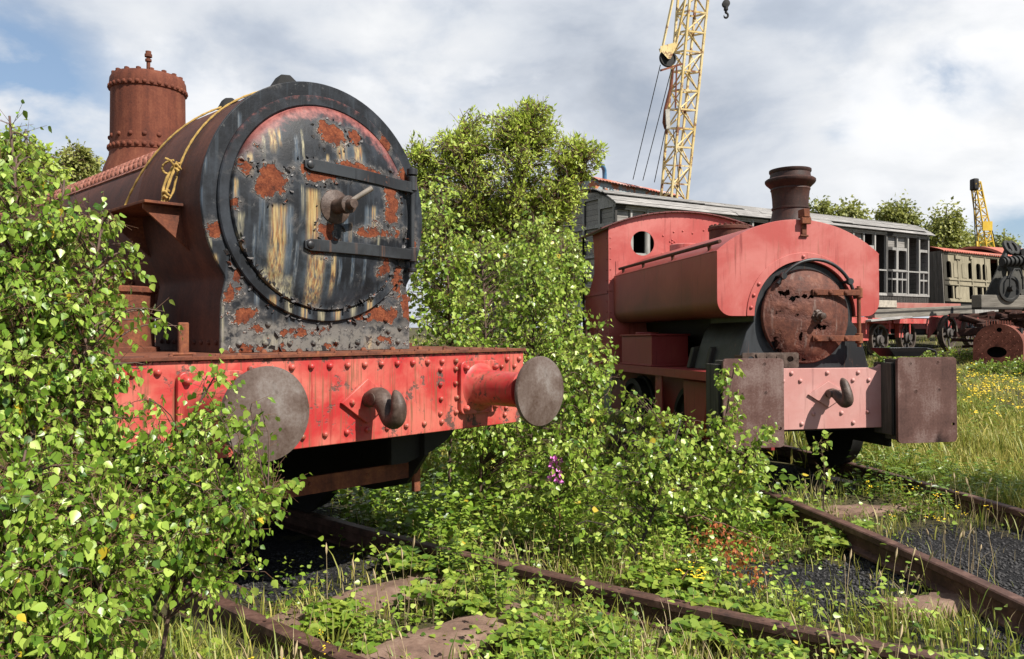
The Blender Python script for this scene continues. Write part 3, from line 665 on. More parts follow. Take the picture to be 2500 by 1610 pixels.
# ------------------------------------------------------------------ small saddle tank locomotive
A2 = R(11); O2 = Vector((2.79-.06*.98, 6.63-.06*.19, .1)); M2 = frame_matrix(O2, A2, R(.8))
def small_loco():
    t = empty('saddle_tank_locomotive', mat=M2)
    tag(t, 'small faded red saddle tank locomotive with tall rusty chimney and square buffers', 'locomotive')
    C = -.05
    b = MB(); b.prism([(-1.0, .985), (-1.0, .47), (1.0, .475), (1.0, 1.0), (.52, 1.0), (.45, 1.02), (.40, .985)], (0, .04, 0), X, Z, .04)
    for x, z in ((-.40, .945), (-.07, .945), (.22, .945), (-.48, .88), (-.32, .88), (.17, .88), (.32, .88), (-.50, .60), (-.20, .60), (.06, .605), (.31, .61), (-.31, .52), (.17, .52)): b.rivet((x, 0, z), (0, -1, 0), .020, .016, 9)
    b.build('buffer_beam', PINK, t, bevel=.004)
    b = MB(); b.prism([(-.255, .765), (-.07, .655), (.115, .765), (-.07, .875)], (0, -.003, 0), X, Z, .016); b.build('drawhook_plate', PINK, t, bevel=.002)
    pth = [(-.07, -.02, .77), (-.07, -.08, .785), (-.07, -.125, .77), (-.065, -.175, .735), (-.06, -.22, .705), (-.055, -.262, .72), (-.055, -.262, .77), (-.055, -.235, .83), (-.055, -.20, .885), (-.055, -.185, .905)]
    sp = np.array(pth); tt = np.linspace(0, len(sp)-1, 32); sm = np.stack([np.interp(tt, range(len(sp)), sp[:, k]) for k in range(3)], 1)
    for _ in range(2): sm[1:-1] = (sm[:-2]+2*sm[1:-1]+sm[2:])/4
    b = MB(); b.tube(sm.tolist(), np.interp(np.linspace(0, 1, 32), [0, .3, .6, .85, 1], [.036, .042, .045, .036, .012]).tolist(), 12)
    b.lathe((-.02, -.10, .775), (1, 0, 0), [(.03, -.1), (.03, 0), (.014, .003), (.013, -.02)], 12)
    b.build('drawhook', HOOK, t)
    for x0, x1 in ((-1.11, -.585), (.45, 1.01)):
        d2 = empty('dumb_buffer'); d2.parent = t
        q = MB(); q.box(x0+.02, x1-.02, -.17, -.002, .38, 1.06); q.box(x0-.012, x0+.012, -.14, .10, .42, 1.03); q.build('buffer_block', DARKW, d2, bevel=.008)
        q = MB(); hole = [(x1-.035+.014*math.cos(a), .51+.014*math.sin(a)) for a in np.linspace(0, 2*math.pi, 12, endpoint=False)]
        q.prism(rrect(x0, x1, .36, 1.075, .035), (0, -.171, 0), X, Z, .028, [hole])
        for x, z in ((.17, .79), (.39, .80), (.12, 1.02), (.38, 1.03)):
            q.lathe((x0+x*(x1-x0)/.56, -.199, z), (0, -1, 0), [(.018, 0), (.018, .001), (.013, .0015), (.012, -.002), (.001, -.002)], 14)
        q.build('buffer_face', PLATE2, d2, bevel=.004)
    # running plate, side valance, steps
    b = MB(); b.box(-.97, .97, .04, 4.5, .93, .945); b.build('running_plate', RED2_SHADED, t)
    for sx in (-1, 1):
        b = MB(); b.box(sx*.96-.008, sx*.96+.008, .04, 4.45, .865, .93); b.build('valance', RED2_SHADED, t)
        b = MB(); b.prism([(1.55, .865), (1.72, .865), (1.75, .12), (1.52, .12)], (sx*.93, 0, 0), Yv, Z, .012); b.build('step_plate', RED2_SHADED, t)
        b = MB(); b.prism([(.55, .86), (1.2, .86), (1.15, .30), (.75, .3)], (sx*.86, 0, 0), Yv, Z, .22 if sx < 0 else -.22); b.build('cylinder_cover', RED2_SHADED, t, bevel=.03)
        b = MB(); b.box(sx*.55-.015, sx*.55+.015, .04, 4.4, .30, .93); b.build('frame_plate', RED2_SHADED if sx < 0 else DARK, t)
        for y in (1.15, 2.75):
            q = MB(); q.lathe((sx*.70, y, .38), (sx, 0, 0), [(.43, -.03), (.43, 0), (.4, .01), (.4, .11), (.34, .115), (.33, .07), (.11, .06), (.1, .13), (.001, .13)], 36); q.build('wheel', DARK, t)
        b = MB(); b.prism([(3.1, .86), (3.5, .86), (3.42, .35), (3.2, .3)], (sx*.94, 0, 0), Yv, Z, .014); b.build('cab_step', plain('pale_step', (.20, .21, .17)), t)
    b = MB(); b.box(-.5, .5, .3, 4.3, .42, .9); b.build('motion_box', DARK, t)
    # smokebox
    sb = [(.60, .945), (.56, 1.1), (.50, 1.30)]+arc(C, 1.435, .485, -6, 186, 48)+[(-.60, 1.30), (-.67, 1.1), (-.71, .945)]
    b = MB(); b.prism(sb, (0, 1.25, 0), X, Z, .865); b.build('smokebox', BLACKP, t, bevel=.006)
    s = Sh('holed_rust_door'); o = s.obj(); c = s.xyz(o); n1 = s.noise(o, 9, 6, .65); n2 = s.noise(o, 40, 4, .7); m = None
    for x, z, rx, rz in ((-.29, 1.63, .045, .025), (-.16, 1.60, .085, .012), (-.23, 1.585, .03, .03), (-.34, 1.46, .03, .018), (-.20, 1.435, .03, .01), (.06, 1.335, .055, .024), (-.37, 1.19, .03, .05), (-.33, 1.13, .03, .025), (-.15, 1.25, .012, .03), (-.17, 1.07, .04, .025), (-.10, 1.05, .05, .015)):
        v = s.N('ShaderNodeCombineXYZ', {0: s.M('DIVIDE', s.M('SUBTRACT', c[0], x), rx), 1: s.M('DIVIDE', s.M('SUBTRACT', c[2], z), rz), 2: 0.0}).outputs[0]
        q = s.M('MULTIPLY', s.M('SUBTRACT', 1.0, s.V('LENGTH', v, (0, 0, 0)).outputs['Value']), min(rx, rz)); m = q if m is None else s.M('MAXIMUM', m, q)
    m = s.M('ADD', m, s.M('ADD', s.M('MULTIPLY', s.M('SUBTRACT', n1, .5), .08), s.M('MULTIPLY', s.M('SUBTRACT', s.noise(o, 28, 4, .6), .5), .07)))
    hole = s.step(m, .0, .002)
    cc = s.ramp(s.M('ADD', s.M('MULTIPLY', n1, .7), s.M('MULTIPLY', n2, .3)), [(.34, (.04, .013, .008)), (.5, (.092, .028, .016)), (.64, (.16, .058, .034))])
    cc = s.mix(s.M('MULTIPLY', s.step(s.noise(s.mp(o, (10, 10, 1.5)), 2.4, 6, .65), .55, .70), .45), cc, (.22, .165, .14))
    cc = s.mix(s.M('MULTIPLY', s.step(m, -.03, 0), .6), cc, (.06, .018, .012))
    bs = s.pr(cc, .72, 0, s.bump(s.M('ADD', n2, s.M('MULTIPLY', s.step(m, -.05, 0), -2)), .6, .006), .35, final=False)
    s.fin(s.N('ShaderNodeMixShader', {0: hole, 1: bs, 2: s.N('ShaderNodeBsdfTransparent').outputs[0]}).outputs[0])
    prof = [(.42, -.36), (.42, -.335), (.412, -.325)]+[(.41*(1-k/20), -(.325-.085*(1-(1-k/20)**2.4))) for k in range(21)]
    b = MB(); b.lathe((C-.01, 0, 1.434), (0, -1, 0), [(max(r, .0005), h) for r, h in prof], 64); dr = b.build('smokebox_door', s.m, t, smooth=60)
    for z0 in (1.64, 1.235):
        b = MB(); b.box(-.05, .41, .235, .262, z0-.026, z0+.026); b.cyl((.425, .275, z0-.045), (.425, .275, z0+.045), .032, n=14)
        b.box(.36, .425, .245, .30, z0-.026, z0+.026)
        for x in (-.02, .12, .27): b.rivet((x, .235, z0), (0, -1, 0), .022, .014, 8)
        b.build('hinge_strap', RUST, dr, bevel=.005)
    b = MB(); b.cyl((.425, .275, 1.16), (.425, .275, 1.70), .017, n=12); b.build('hinge_pin', RUST, t)
    b = MB(); b.lathe((.0, .25, 1.43), (0, -1, 0), [(.06, 0), (.06, .01), (.045, .02), (.04, .05), (.028, .055), (.028, .10), (.012, .105), (.001, .105)], 8)
    for k in range(6): a = k*math.pi/3; b.rivet((.05*math.cos(a), .245, 1.43+.05*math.sin(a)), (0, -1, 0), .014, .02, 6)
    b.build('door_boss', HOOK, dr)
    # saddle tank
    ta = [(-.89, 1.57)]+arc(-.755, 1.568, .135, 180, 270, 8)[1:]+[(-.54, 1.433)]
    inn = arc(C, 1.435, .49, 180, 0, 40)
    tb = [(.44, 1.433), (.555, 1.433)]+arc(.555, 1.568, .135, 270, 360, 8)[1:]+[(.69, 1.57), (.69, 1.995)]
    top = arc(-.10, 2.295-1.22, 1.22, 49.4, 130.6, 40)
    poly = ta+inn[1:-1]+tb+top+[(-.89, 1.995)]
    b = MB(); b.prism(poly, (0, 3.17, 0), X, Z, 2.80)
    tk = b.build('saddle_tank', RED2S, t, smooth=30)
    b = MB(); b.prism(poly, (0, .37, 0), X, Z, .012)
    rg = MB()
    rp = arc(C, 1.435, .565, 180, 0, 40)+arc(C, 1.435, .493, 0, 180, 40)
    b.prism(rp, (0, .3575, 0), X, Z, .008)
    for an in (172, 160, 148, 92, 4): b.rivet((C+.53*math.cos(R(an)), .349, 1.435+.53*math.sin(R(an))), (0, -1, 0), .018, .014, 8)
    b.build('tank_front', RED2, tk, bevel=.002)
    b = MB(); hp = [(C+.05+.41*math.cos(R(a))*1.0, .30-.03*math.sin(R(a)), 1.50+.43*math.sin(R(a))) for a in np.linspace(150, 12, 26)]
    b.tube(hp, .0155, 10)
    for k in (2, 21): p = hp[k]; b.lathe((p[0], p[1]-.005, p[2]), (0, 1, 0), [(.028, -.02), (.034, 0), (.026, .025), (.014, .05), (.014, .12)], 12)
    b.build('handrail', BLACKP, t)
    b = MB(); b.tube([(-.86, .36, 2.085), (-.86, 1.2, 2.085), (-.86, 2.2, 2.085), (-.86, 3.05, 2.085)], .017, 10)
    for y in (.58, 1.42, 2.25, 2.92): b.tube([(-.86, y, 2.085), (-.855, y, 2.05), (-.85, y, 2.0)], [.026, .016, .02], 10)
    b.build('handrail', RUST_SB, t)
    b = MB(); b.box(-.085, -.035, .342, .355, 2.16, 2.36); b.box(-.105, -.015, .305, .342, 2.25, 2.31); b.box(-.09, -.03, .30, .40, 2.31, 2.385); b.box(-.10, -.02, .338, .354, 2.14, 2.16); b.build('lamp_bracket', RUST, t, bevel=.006)
    b = MB(); b.lathe((.075, .80, 0), Z, [(.27, 2.24), (.235, 2.285), (.195, 2.33), (.172, 2.40), (.163, 2.455), (.172, 2.46), (.172, 2.475), (.162, 2.478), (.166, 2.56), (.174, 2.63), (.182, 2.645), (.178, 2.66), (.188, 2.672), (.222, 2.705), (.231, 2.72), (.231, 2.738), (.215, 2.75), (.188, 2.757), (.182, 2.80), (.192, 2.815), (.192, 2.835), (.17, 2.84), (.15, 2.83), (.145, 2.6), (.001, 2.55)], 48)
    b.build('chimney', rusty('rust_chimney', (.018, .010, .008), (.038, .017, .013), (.075, .029, .019), 5, .6, .4, .002, .3), t)
    b = MB(); b.lathe((.10, 2.12, 0), Z, [(.25, 2.16), (.225, 2.22), (.215, 2.25), (.213, 2.44), (.225, 2.445), (.225, 2.475), (.20, 2.49), (.05, 2.50), (.001, 2.50)], 40)
    for k in range(20): a = k*math.pi/10; b.lathe((.10+.2*math.cos(a), 2.12+.2*math.sin(a), 2.48), Z, [(.016, 0), (.016, .02), (.005, .026)], 6)
    b.build('dome', RUST_SB, t)
    b = MB(); b.lathe((-.28, 2.45, 0), Z, [(.17, 2.2), (.17, 2.31), (.15, 2.32), (.001, 2.32)], 28); b.build('tank_filler', RED2, t)
    b = MB(); b.cyl((C, 1.2, 1.44), (C, 3.2, 1.44), .42, n=32); b.build('boiler', DARK, t)
    # boxes on the running plate
    b = MB(); b.box(-.93, -.52, 1.82, 2.78, .947, 1.27); b.box(-.95, -.50, 1.80, 2.80, 1.27, 1.29); b.lathe((-.76, 2.4, 1.29), Z, [(.13, 0), (.13, .022), (.001, .025)], 24); b.box(-.95, -.50, 1.80, 2.80, .947, .965); b.build('sand_box', RED2_SHADED, t, bevel=.006)
    b = MB(); b.box(.5, .9, 1.82, 2.78, .947, 1.27); b.build('sand_box', RED2_SHADED, t, bevel=.01)
    b = MB()
    GI = plain('greased_iron', (.03, .028, .02))
    for y in (.95, 1.35): b = MB(); b.prism([(-.75, .947), (-.5, .947), (-.52, 1.1), (-.6, 1.17), (-.7, 1.15)], (0, y, 0), X, Z, .07); b.build('valve_gear', GI, t, bevel=.01)
    # cab
    rf = arc(.03, 2.815-2.62, 2.62, 66.4, 114.4, 28)
    fr = [(-.95, .947), (1.0, .947), (1.0, 2.62)]+[(x, z-.006) for x, z in rf if -.95 < x < 1.0]+[(-.95, 2.60)]
    wins = [[(cx+.152*math.cos(a), 2.42+.152*math.sin(a)) for a in np.linspace(0, 2*math.pi, 30, endpoint=False)] for cx in (-.51, .58)]
    cab = MB(); cab.prism(fr, (0, 3.21, 0), X, Z, .012, wins)
    cab.box(-.955, -.80, 3.19, 3.199, 1.83, 1.845)
    for z in np.arange(1.05, 2.6, .13): cab.rivet((-.925, 3.198, z), (0, -1, 0), .010)
    for x, z in ((-.1, 2.57), (.02, 2.585), (-.15, 2.45), (-.12, 2.43), (-.09, 2.45), (-.12, 2.47), (-.24, 2.52), (.15, 2.56), (-.25, 2.3), (.3, 2.6)): cab.rivet((x, 3.198, z), (0, -1, 0), .013)
    cab.prism(rrect(-.86, -.72, 1.85, 2.2, .01), (0, 3.199, 0), X, Z, .008)
    c0 = cab.build('cab', RED2, t)
    for sx in (-1, 1):
        xs = -.95 if sx < 0 else 1.0
        side = [(3.212, .947), (4.20, .947), (4.20, 1.80), (4.05, 1.83)]+[(3.86-.07*math.sin(math.pi*k/10)+(.16*(1-k/3) if k < 3 else 0), 1.86+.74*k/10) for k in range(11)]+[(3.212, 2.60)]
        b = MB(); b.prism(side, (xs, 0, 0), Yv, Z, .012); b.box(xs-.012, xs+.004, 3.212, 4.2, 1.80, 1.825)
        for z in np.arange(1.05, 2.6, .13): b.rivet((xs-.001, 3.26, z), (-1, 0, 0), .010)
        b.build('cab_side', RED2S if sx > 0 else RED2_SHADED, c0)
        b = MB(); b.cyl((xs+.02, 4.36, .947), (xs+.02, 4.36, 2.63), .016, n=10); b.tube([(xs+.02, 4.22, 1.0), (xs+.02, 4.24, 1.72), (xs+.02, 4.2, 1.78)], .013, 8); b.build('cab_post', DARK, c0)
    b = MB(); b.prism(rf+[(x, z+.014) for x, z in rf[::-1]], (0, 4.75, 0), X, Z, 1.60)
    for x, z in rf[2:-2]: b.rivet((x, 3.15, z+.004), (0, -1, 0), .008)
    b.build('cab_roof', worn('roof_paint', (.10, .03, .028), (.16, .05, .045), 3, .6, .3), c0)
    b = MB(); b.box(-.95, 1.0, 4.2, 4.215, .947, 1.75); b.box(-.9, .95, 4.25, 4.5, .8, 1.5); b.build('bunker', RED2_SHADED, c0)
    return t
LOCO2 = small_loco()

def buffer_clutter():
    M3 = M2
    b = MB(); x0, x1, z0, z1 = -.79, -.27, .985, 1.115
    def hol(c, r): return [(c+r*math.cos(a), z0+.075+r*.85*math.sin(a)) for a in np.linspace(0, 2*math.pi, 16, endpoint=False)]
    b.prism(rrect(x0, x1, z0, z1, .018), (0, .12, 0), X, Z, .02, [hol(-.71, .03), hol(-.35, .03)])
    b.box(x0+.02, x1-.02, .122, .26, z0, z0+.02)
    for c in (-.62, -.53, -.44): b.prism([(c-.05, z1-.01), (c+.05, z1-.01), (c+.03, z0+.05), (c, z0+.03), (c-.03, z0+.05)], (0, .10, 0), X, Z, .012)
    for c in (-.78, -.53, -.29): b.box(c-.012, c+.012, .12, .24, z0, z1-.02)
    o = b.build('iron_casting', HOOK, bevel=.006); o.matrix_world = M3; tag(o, 'dark iron casting with two bolt holes standing behind the left square buffer', 'casting')
    b = MB()
    pts = [(.40, 1.09), (.44, 1.14), (.66, 1.15), (.70, 1.09)]
    # shallow black scoop
    v = [(.50, -.10, 1.080), (.74, -.10, 1.080), (.74, .10, 1.080), (.50, .10, 1.080), (.42, -.13, 1.155), (.80, -.13, 1.155), (.80, .13, 1.155), (.42, .13, 1.155)]
    v2 = [(a*.93+.04, c2*.85, z+.008 if z < 1.1 else z) for a, c2, z in v]
    b.add(v+v2, [(0, 3, 2, 1), (0, 1, 5, 4), (1, 2, 6, 5), (2, 3, 7, 6), (3, 0, 4, 7), (8, 9, 10, 11), (8, 12, 13, 9), (9, 13, 14, 10), (10, 14, 15, 11), (11, 15, 12, 8), (4, 5, 13, 12), (5, 6, 14, 13), (6, 7, 15, 14), (7, 4, 12, 15)])
    o = b.build('scoop', plain('black_plastic', (.012, .012, .013), .3), bevel=.003); o.matrix_world = M3; tag(o, 'black scoop with a side handle lying on the right square buffer', 'scoop')
    b = MB(); b.tube([(.80, .0, 1.145), (.90, -.02, 1.14), (.945, -.03, 1.125), (.955, -.03, 1.09), (.95, -.03, 1.082)], .009, 8); h = b.build('handle', DARK, o)
buffer_clutter()

# ------------------------------------------------------------------ old coaches behind
def arch_win(x0, x1, z0, z1, r): return arc(x1-r, z1-r, r, 0, 90, 4)+arc(x0+r, z1-r, r, 90, 180, 4)+[(x0, z0), (x1, z0)]
def grey_coach():
    ang = math.atan2(.51, .86); m = frame_matrix((2.33, 17.8, 2.42), ang)
    t = empty('railway_coach', mat=m); tag(t, 'long weathered grey wooden coach body without paint, its side panels missing', 'coach')
    L, W, H = 12.1, 2.45, 1.83
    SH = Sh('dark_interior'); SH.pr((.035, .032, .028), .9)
    # side towards the camera: bays of posts, rails and empty window openings
    holes = []; b = MB(); widths = [.95, .95, .55, .95, .95, .55, .95, .95, .55, .95, .95, .55, 1.0, .55, .49]; posts = [0.0]; panes = []
    for q in widths: posts.append(posts[-1]+q*L/sum(widths))
    for k in range(len(widths)):
        x0, x1 = posts[k]+.045, posts[k+1]-.035
        if abs(widths[k]-.55) < .01: holes.append([(x0, .06), (x1, .06), (x1, H-.08), (x0, H-.08)]); continue
        mid = (x0+x1)/2; one = widths[k] < .5
        for h, (a, c) in enumerate(((x0, x1),) if one else ((x0, mid-.025), (mid+.025, x1))):
            holes.append([(a, H-.42), (c, H-.42), (c, H-.09), (a, H-.09)]); holes.append(arch_win(a+.03, c-.02, .76, H-.50, .05))
            if (k+h) % 3 != 2: panes.append((a, c))
            w3 = (c-a)/2
            for q in range(2):
                holes.append([(a+q*w3+.012, .50), (a+(q+1)*w3-.02, .50), (a+(q+1)*w3-.02, .68), (a+q*w3+.012, .68)])
                holes.append([(a+q*w3+.012, .07), (a+(q+1)*w3-.02, .07), (a+(q+1)*w3-.02, .45), (a+q*w3+.012, .45)])
    b.prism([(0, 0), (L, 0), (L, H), (0, H)], (0, .06, 0), X, Z, .06, holes)
    for xx in posts:
        xx = min(max(xx, .03), L-.03); b.box(xx-.028, xx+.028, -.022, -.002, 0, H)
    b.box(0, L, -.02, -.002, .70, .74); b.box(0, L, -.03, -.002, H-.05, H); b.box(0, L, -.025, -.002, -.02, .04)
    b.build('side_wall', GREYV, t)
    for a, c in panes: b = MB(); b.box(a+.01, c-.01, .065, .08, H-.43, H-.08); b.build('panel', PANELW, t)
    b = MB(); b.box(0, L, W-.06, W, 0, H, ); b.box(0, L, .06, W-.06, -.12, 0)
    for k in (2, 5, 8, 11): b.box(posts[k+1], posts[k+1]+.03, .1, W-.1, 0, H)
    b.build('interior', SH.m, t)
    b = MB(); b.box(0, L, 0, .12, -.26, -.02); b.box(0, L, W-.12, W, -.26, -.02); b.build('sole_bar', DARKW, t)
    # ends: framed panels under the roof arch
    rise = .47; Rr = ((W/2+.1)**2+rise**2)/(2*rise)
    half = math.degrees(math.asin((W/2+.1)/Rr)); ar = arc(W/2, H+rise-Rr, Rr, 90-half, 90+half, 20)
    for xe, nm in ((0, 1), (L-.05, 0)):
        b = MB(); inn = [(y, z-.09) for y, z in ar if .02 < y < W-.02]
        hs = []
        for a, c in ((.08, .55), (.62, 1.17), (1.25, 1.82), (1.89, 2.37)):
            zt = min(H+rise-Rr+math.sqrt(Rr*Rr-(a-W/2)**2), H+rise-Rr+math.sqrt(Rr*Rr-(c-W/2)**2))-.17
            hs.append([(a, 1.45), (c, 1.45), (c, zt), (a, zt)]); hs.append([(a, .75), (c, .75), (c, 1.37), (a, 1.37)]); hs.append([(a, .08), (c, .08), (c, .68), (a, .68)])
        b.prism([(0, 0), (W, 0), (W, H)]+[(y, z-.02) for y, z in ar if 0 < y < W]+[(0, H)], (xe, 0, 0), Yv, Z, .05, hs)
        b.build('end_wall', GREYV, t)
        b = MB(); b.prism([(.03, .02), (W-.03, .02), (W-.03, H)]+inn+[(.03, H)], (xe+.05 if nm else xe-.012, 0, 0), Yv, Z, .012); b.build('end_panel', PANELW, t)
    # plank roof
    b = MB(); rr = random.Random(5)
    n = 24; Ra = Rr+.02
    for i in range(n):
        a0 = 90-half-1+(2*half+2)*i/n; a1 = 90-half-1+(2*half+2)*(i+1)/n-.25
        x = -.12+rr.uniform(0, .05)
        while x < L+.08:
            x2 = min(x+rr.uniform(2.5, 5), L+.12); lift = rr.uniform(0, .025); missing = rr.random() < .08 and i > 14; x2 = x2 if i > 3 else x2+rr.uniform(-.25, .1)
            if not missing:
                p = [(W/2+(Ra+lift+d)*math.cos(R(a)), H+rise-Rr+(Ra+lift+d)*math.sin(R(a))) for d, a in ((0, a0), (0, a1), (.022, a1), (.022, a0))]
                b.add([(x, y, z) for y, z in p]+[(x2-.008, y, z) for y, z in p], [(0, 1, 2, 3), (7, 6, 5, 4), (0, 4, 5, 1), (1, 5, 6, 2), (2, 6, 7, 3), (3, 7, 4, 0)])
            x = x2
    rf = b.build('roof', GREYW, t, smooth=20)
    b = MB(); b.prism(arc(W/2, H+rise-Rr, Rr-.02, 90-half+3, 90+half-3, 20)+arc(W/2, H+rise-Rr, Rr-.05, 90+half-3, 90-half+3, 20), (0, 0, 0), Yv, Z, L); b.build('roof_lining', SH.m, t)
    return m
GM = grey_coach()

def olive_coach():
    p0 = at(2205, 702, 25.2); m = frame_matrix(p0, math.atan2(.55, .83)) @ Matrix.Rotation(R(-3), 4, 'X')
    t = empty('railway_coach', mat=m); tag(t, 'brown lichened coach body with arched windows and a red tin roof', 'coach')
    L, W, H = 9.0, 2.3, 1.62
    holes = []; b = MB()
    x = .22
    wins = []
    for k in range(9):
        if k in (3, 6): holes.append([(x+.05, .05), (x+.62, .05), (x+.62, H-.10), (x+.05, H-.10)]); x += .80; continue
        for q in range(2):
            a = x+q*.42+.02; c = a+.30
            if (k+q) % 3 != 1: holes.append(arch_win(a, c, .78, H-.30, .10))
            else: wins.append((a, c))
            if (k*2+q) % 4 != 2: holes.append([(a, .10), (c+.03, .10), (c+.03, .52), (a, .52)])
        x += .95
    b.prism([(0, 0), (L, 0), (L, H), (0, H)], (0, .05, 0), X, Z, .05, holes)
    b.box(0, L, -.03, -.002, .54, .58); b.box(0, L, -.03, -.002, .70, .74); b.box(0, L, -.03, -.002, H-.07, H); b.box(0, L, -.025, -.002, 0, .05)
    for k in range(11): xx = min(.02+k*.9, L-.03); b.box(xx-.02, xx+.03, -.028, -.002, 0, H)
    b.box(.75, 1.12, -.05, -.002, H-.22, H-.10); b.box(1.7, 1.85, -.05, -.002, H-.18, H-.10)
    for a, c in wins: b.prism(arch_win(a, c, .80, H-.32, .10), (0, -.002, 0), X, Z, .012)
    for a in (.70, 3.6): b.prism(arch_win(a, a+.38, .12, .50, .15), (0, -.002, 0), X, Z, .02)
    b.build('side_wall', OLIVE, t)
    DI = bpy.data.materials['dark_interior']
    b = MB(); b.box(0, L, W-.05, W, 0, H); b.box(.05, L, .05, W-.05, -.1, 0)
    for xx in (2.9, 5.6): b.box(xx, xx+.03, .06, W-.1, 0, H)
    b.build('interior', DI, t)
    b = MB(); b.box(-.05, -.002, -.01, W+.02, -.12, H+.02); b.build('end_wall', wood('end_boards', (.055, .05, .043), (.21, .19, .165), (0, 0, 1), .14, 1), t)
    b = MB(); b.box(L, L+.05, 0, W, -.1, H); b.build('end_wall', DARKW, t)
    b = MB(); rise = .28; Rr = ((W/2+.08)**2+rise**2)/(2*rise); half = math.degrees(math.asin((W/2+.08)/Rr))
    n = 40; v = []; f = []; xs = np.linspace(-.1, L, 121)
    for i, xx in enumerate(xs):
        for k in range(n//2+1):
            a = R(90-half+2*half*k/(n//2)); r = Rr+.02+.012*math.cos(i*math.pi)
            v.append((xx, W/2+r*math.cos(a), H+rise-Rr+r*math.sin(a)))
    k2 = n//2+1
    for i in range(120):
        for k in range(n//2): q = i*k2+k; f.append((q, q+k2, q+k2+1, q+1))
    nv = len(v); v += [(a, c, d-.02) for a, c, d in v]; f += [tuple(nv+i for i in q[::-1]) for q in f]
    b.add(v, f); b.build('roof', ROOFRED, t, smooth=60)
    b = MB(); b.box(3.0, L, -.06, -.031, H-.01, H+.06); b.build('cornice', TIMBER, t)
    return m
olive_coach()

# ------------------------------------------------------------------ red underframe on wheels, timbers, boiler
UA = math.atan2(.58, .81)
TYRE = rusty('tyre_iron', (.04, .03, .024), (.085, .066, .052), (.13, .105, .085), 6, .7, .1, .002, .2)
def spoked_wheel(parent, x, y, z, r, spokes, mat):
    w2 = empty('wheel'); w2.parent = parent; w2.location = (x, y, z)
    b = MB(); b.lathe((0, 0, 0), (0, -1, 0), [(r*.86, -.065), (r+.03, -.065), (r+.03, -.04), (r, -.03), (r-.004, .065), (r*.94, .07), (r*.86, .06)], 44); b.f = b.f[:-2]
    m = 44; b.f += [(0*m+k, 6*m+k, 6*m+(k+1) % m, (k+1) % m) for k in range(44)]
    b.build('tyre', TYRE, w2)
    b = MB()
    for k in range(spokes):
        a = 2*math.pi*k/spokes+.2; b.beam((.1*math.cos(a), 0, .1*math.sin(a)), (r*.88*math.cos(a), 0, r*.88*math.sin(a)), .055, .03, (0, 1, 0))
    b.lathe((0, 0, 0), (0, -1, 0), [(.15, -.09), (.15, .06), (.12, .08), (.09, .085), (.09, .12), (.001, .12)], 24)
    b.build('spokes', mat, w2)
def underframe():
    o = at(2005, 815, 19.6); m = frame_matrix((o.x, o.y, 0), UA); t = empty('wagon_underframe', mat=m)
    tag(t, 'long red underframe on spoked wheels below the coaches', 'underframe')
    def loc(px, py, Y): return m.inverted() @ at(px, py, Y)
    REDU = worn('underframe_red', (.40, .055, .05), (.44, .12, .10), 3, .58, .5, (.09, .03, .02), .55)
    wm = plain('wheel_dark', (.075, .065, .058), .6)
    zs = []
    for px, py, Y, r, sp in ((2050, 792, 20, .40, 9), (2116, 786, 21, .40, 9), (2213, 775, 22.2, .46, 8), (2266, 770, 23.2, .46, 8)):
        q = loc(px, py, Y); spoked_wheel(t, q.x, q.y, q.z, r, sp, wm); zs.append((q.x, q.y, q.z))
        b = MB(); b.cyl((q.x, q.y, q.z), (q.x, q.y+1.5, q.z), .07, n=12); b.build('axle', DARK, t)
    z0 = zs[0][2]; x3 = zs[2][0]; x4 = zs[3][0]; ym = sum(q[1] for q in zs)/4
    b = MB(); b.box(-1.2, x3-.7, ym+.12, ym+.16, z0+.28, z0+.58); b.box(-1.2, x3-.7, ym+1.3, ym+1.34, z0+.28, z0+.58)
    b.prism([(x3-.75, z0+.02), (x3-.75, z0+.50), (x3-.45, z0+.78), (x4+.5, z0+.80), (x4+.75, z0+.5), (x4+.75, z0+.1), (x4+.45, z0+.1), (x4+.35, z0+.3), (x3-.3, z0+.28)], (0, ym+.17, 0), X, Z, .04)
    for k in range(14): b.rivet((x3-.6+.16*k, ym+.129, z0+.6-.04*(k % 2)), (0, -1, 0), .022)
    b.build('frame_plate', REDU, t)
    b = MB()
    for x in (-.9, .2, 1.2, 2.1):
        b.box(x, x+.9, ym-.25, ym+.1, z0+.42, z0+.55); b.prism([(x+.82, z0+.42), (x+.88, z0+.42), (x+.88, z0+.15), (x+.84, z0+.15)], (0, ym-.2, 0), X, Z, .03)
    b.box(1.9, 2.1, ym-.02, ym+.1, z0+.05, z0+.42); b.box(-.3, .4, ym-.05, ym+.1, z0-.02, z0+.42)
    b.build('bracket', REDU, t)
    b = MB(); b.box(-1.2, x4+.6, ym+.2, ym+1.3, z0+.15, z0+.5); b.build('frame_core', DARK, t)
    ztop = z0+.81
    return m, ym, ztop
UM, UY, UZ = underframe()
def plank(p0, p1, w0, h0, name, label, mat, group=None, cat='timber'):
    p0, p1 = Vector(p0), Vector(p1); L = (p1-p0).length; b = MB(); b.box(0, L, -w0/2, w0/2, -h0/2, h0/2)
    o = b.build(name, mat, bevel=.01); x = (p1-p0).normalized(); y = Z.cross(x).normalized(); z = x.cross(y)
    o.matrix_world = Matrix(((x.x, y.x, z.x, p0.x), (x.y, y.y, z.y, p0.y), (x.z, y.z, z.z, p0.z), (0, 0, 0, 1))); tag(o, label, cat, group); return o
plank(at(2030, 733, 20.0), at(2258, 722, 22.2), .3, .24, 'timber', 'thick dark grey timber baulk lying on the red underframe', TIMBER, 'timbers on the underframe')
plank(at(2250, 726, 22.5), at(2322, 719, 23.0), .25, .18, 'timber', 'shorter pale grey timber behind the thick baulk', GREYV, 'timbers on the underframe')
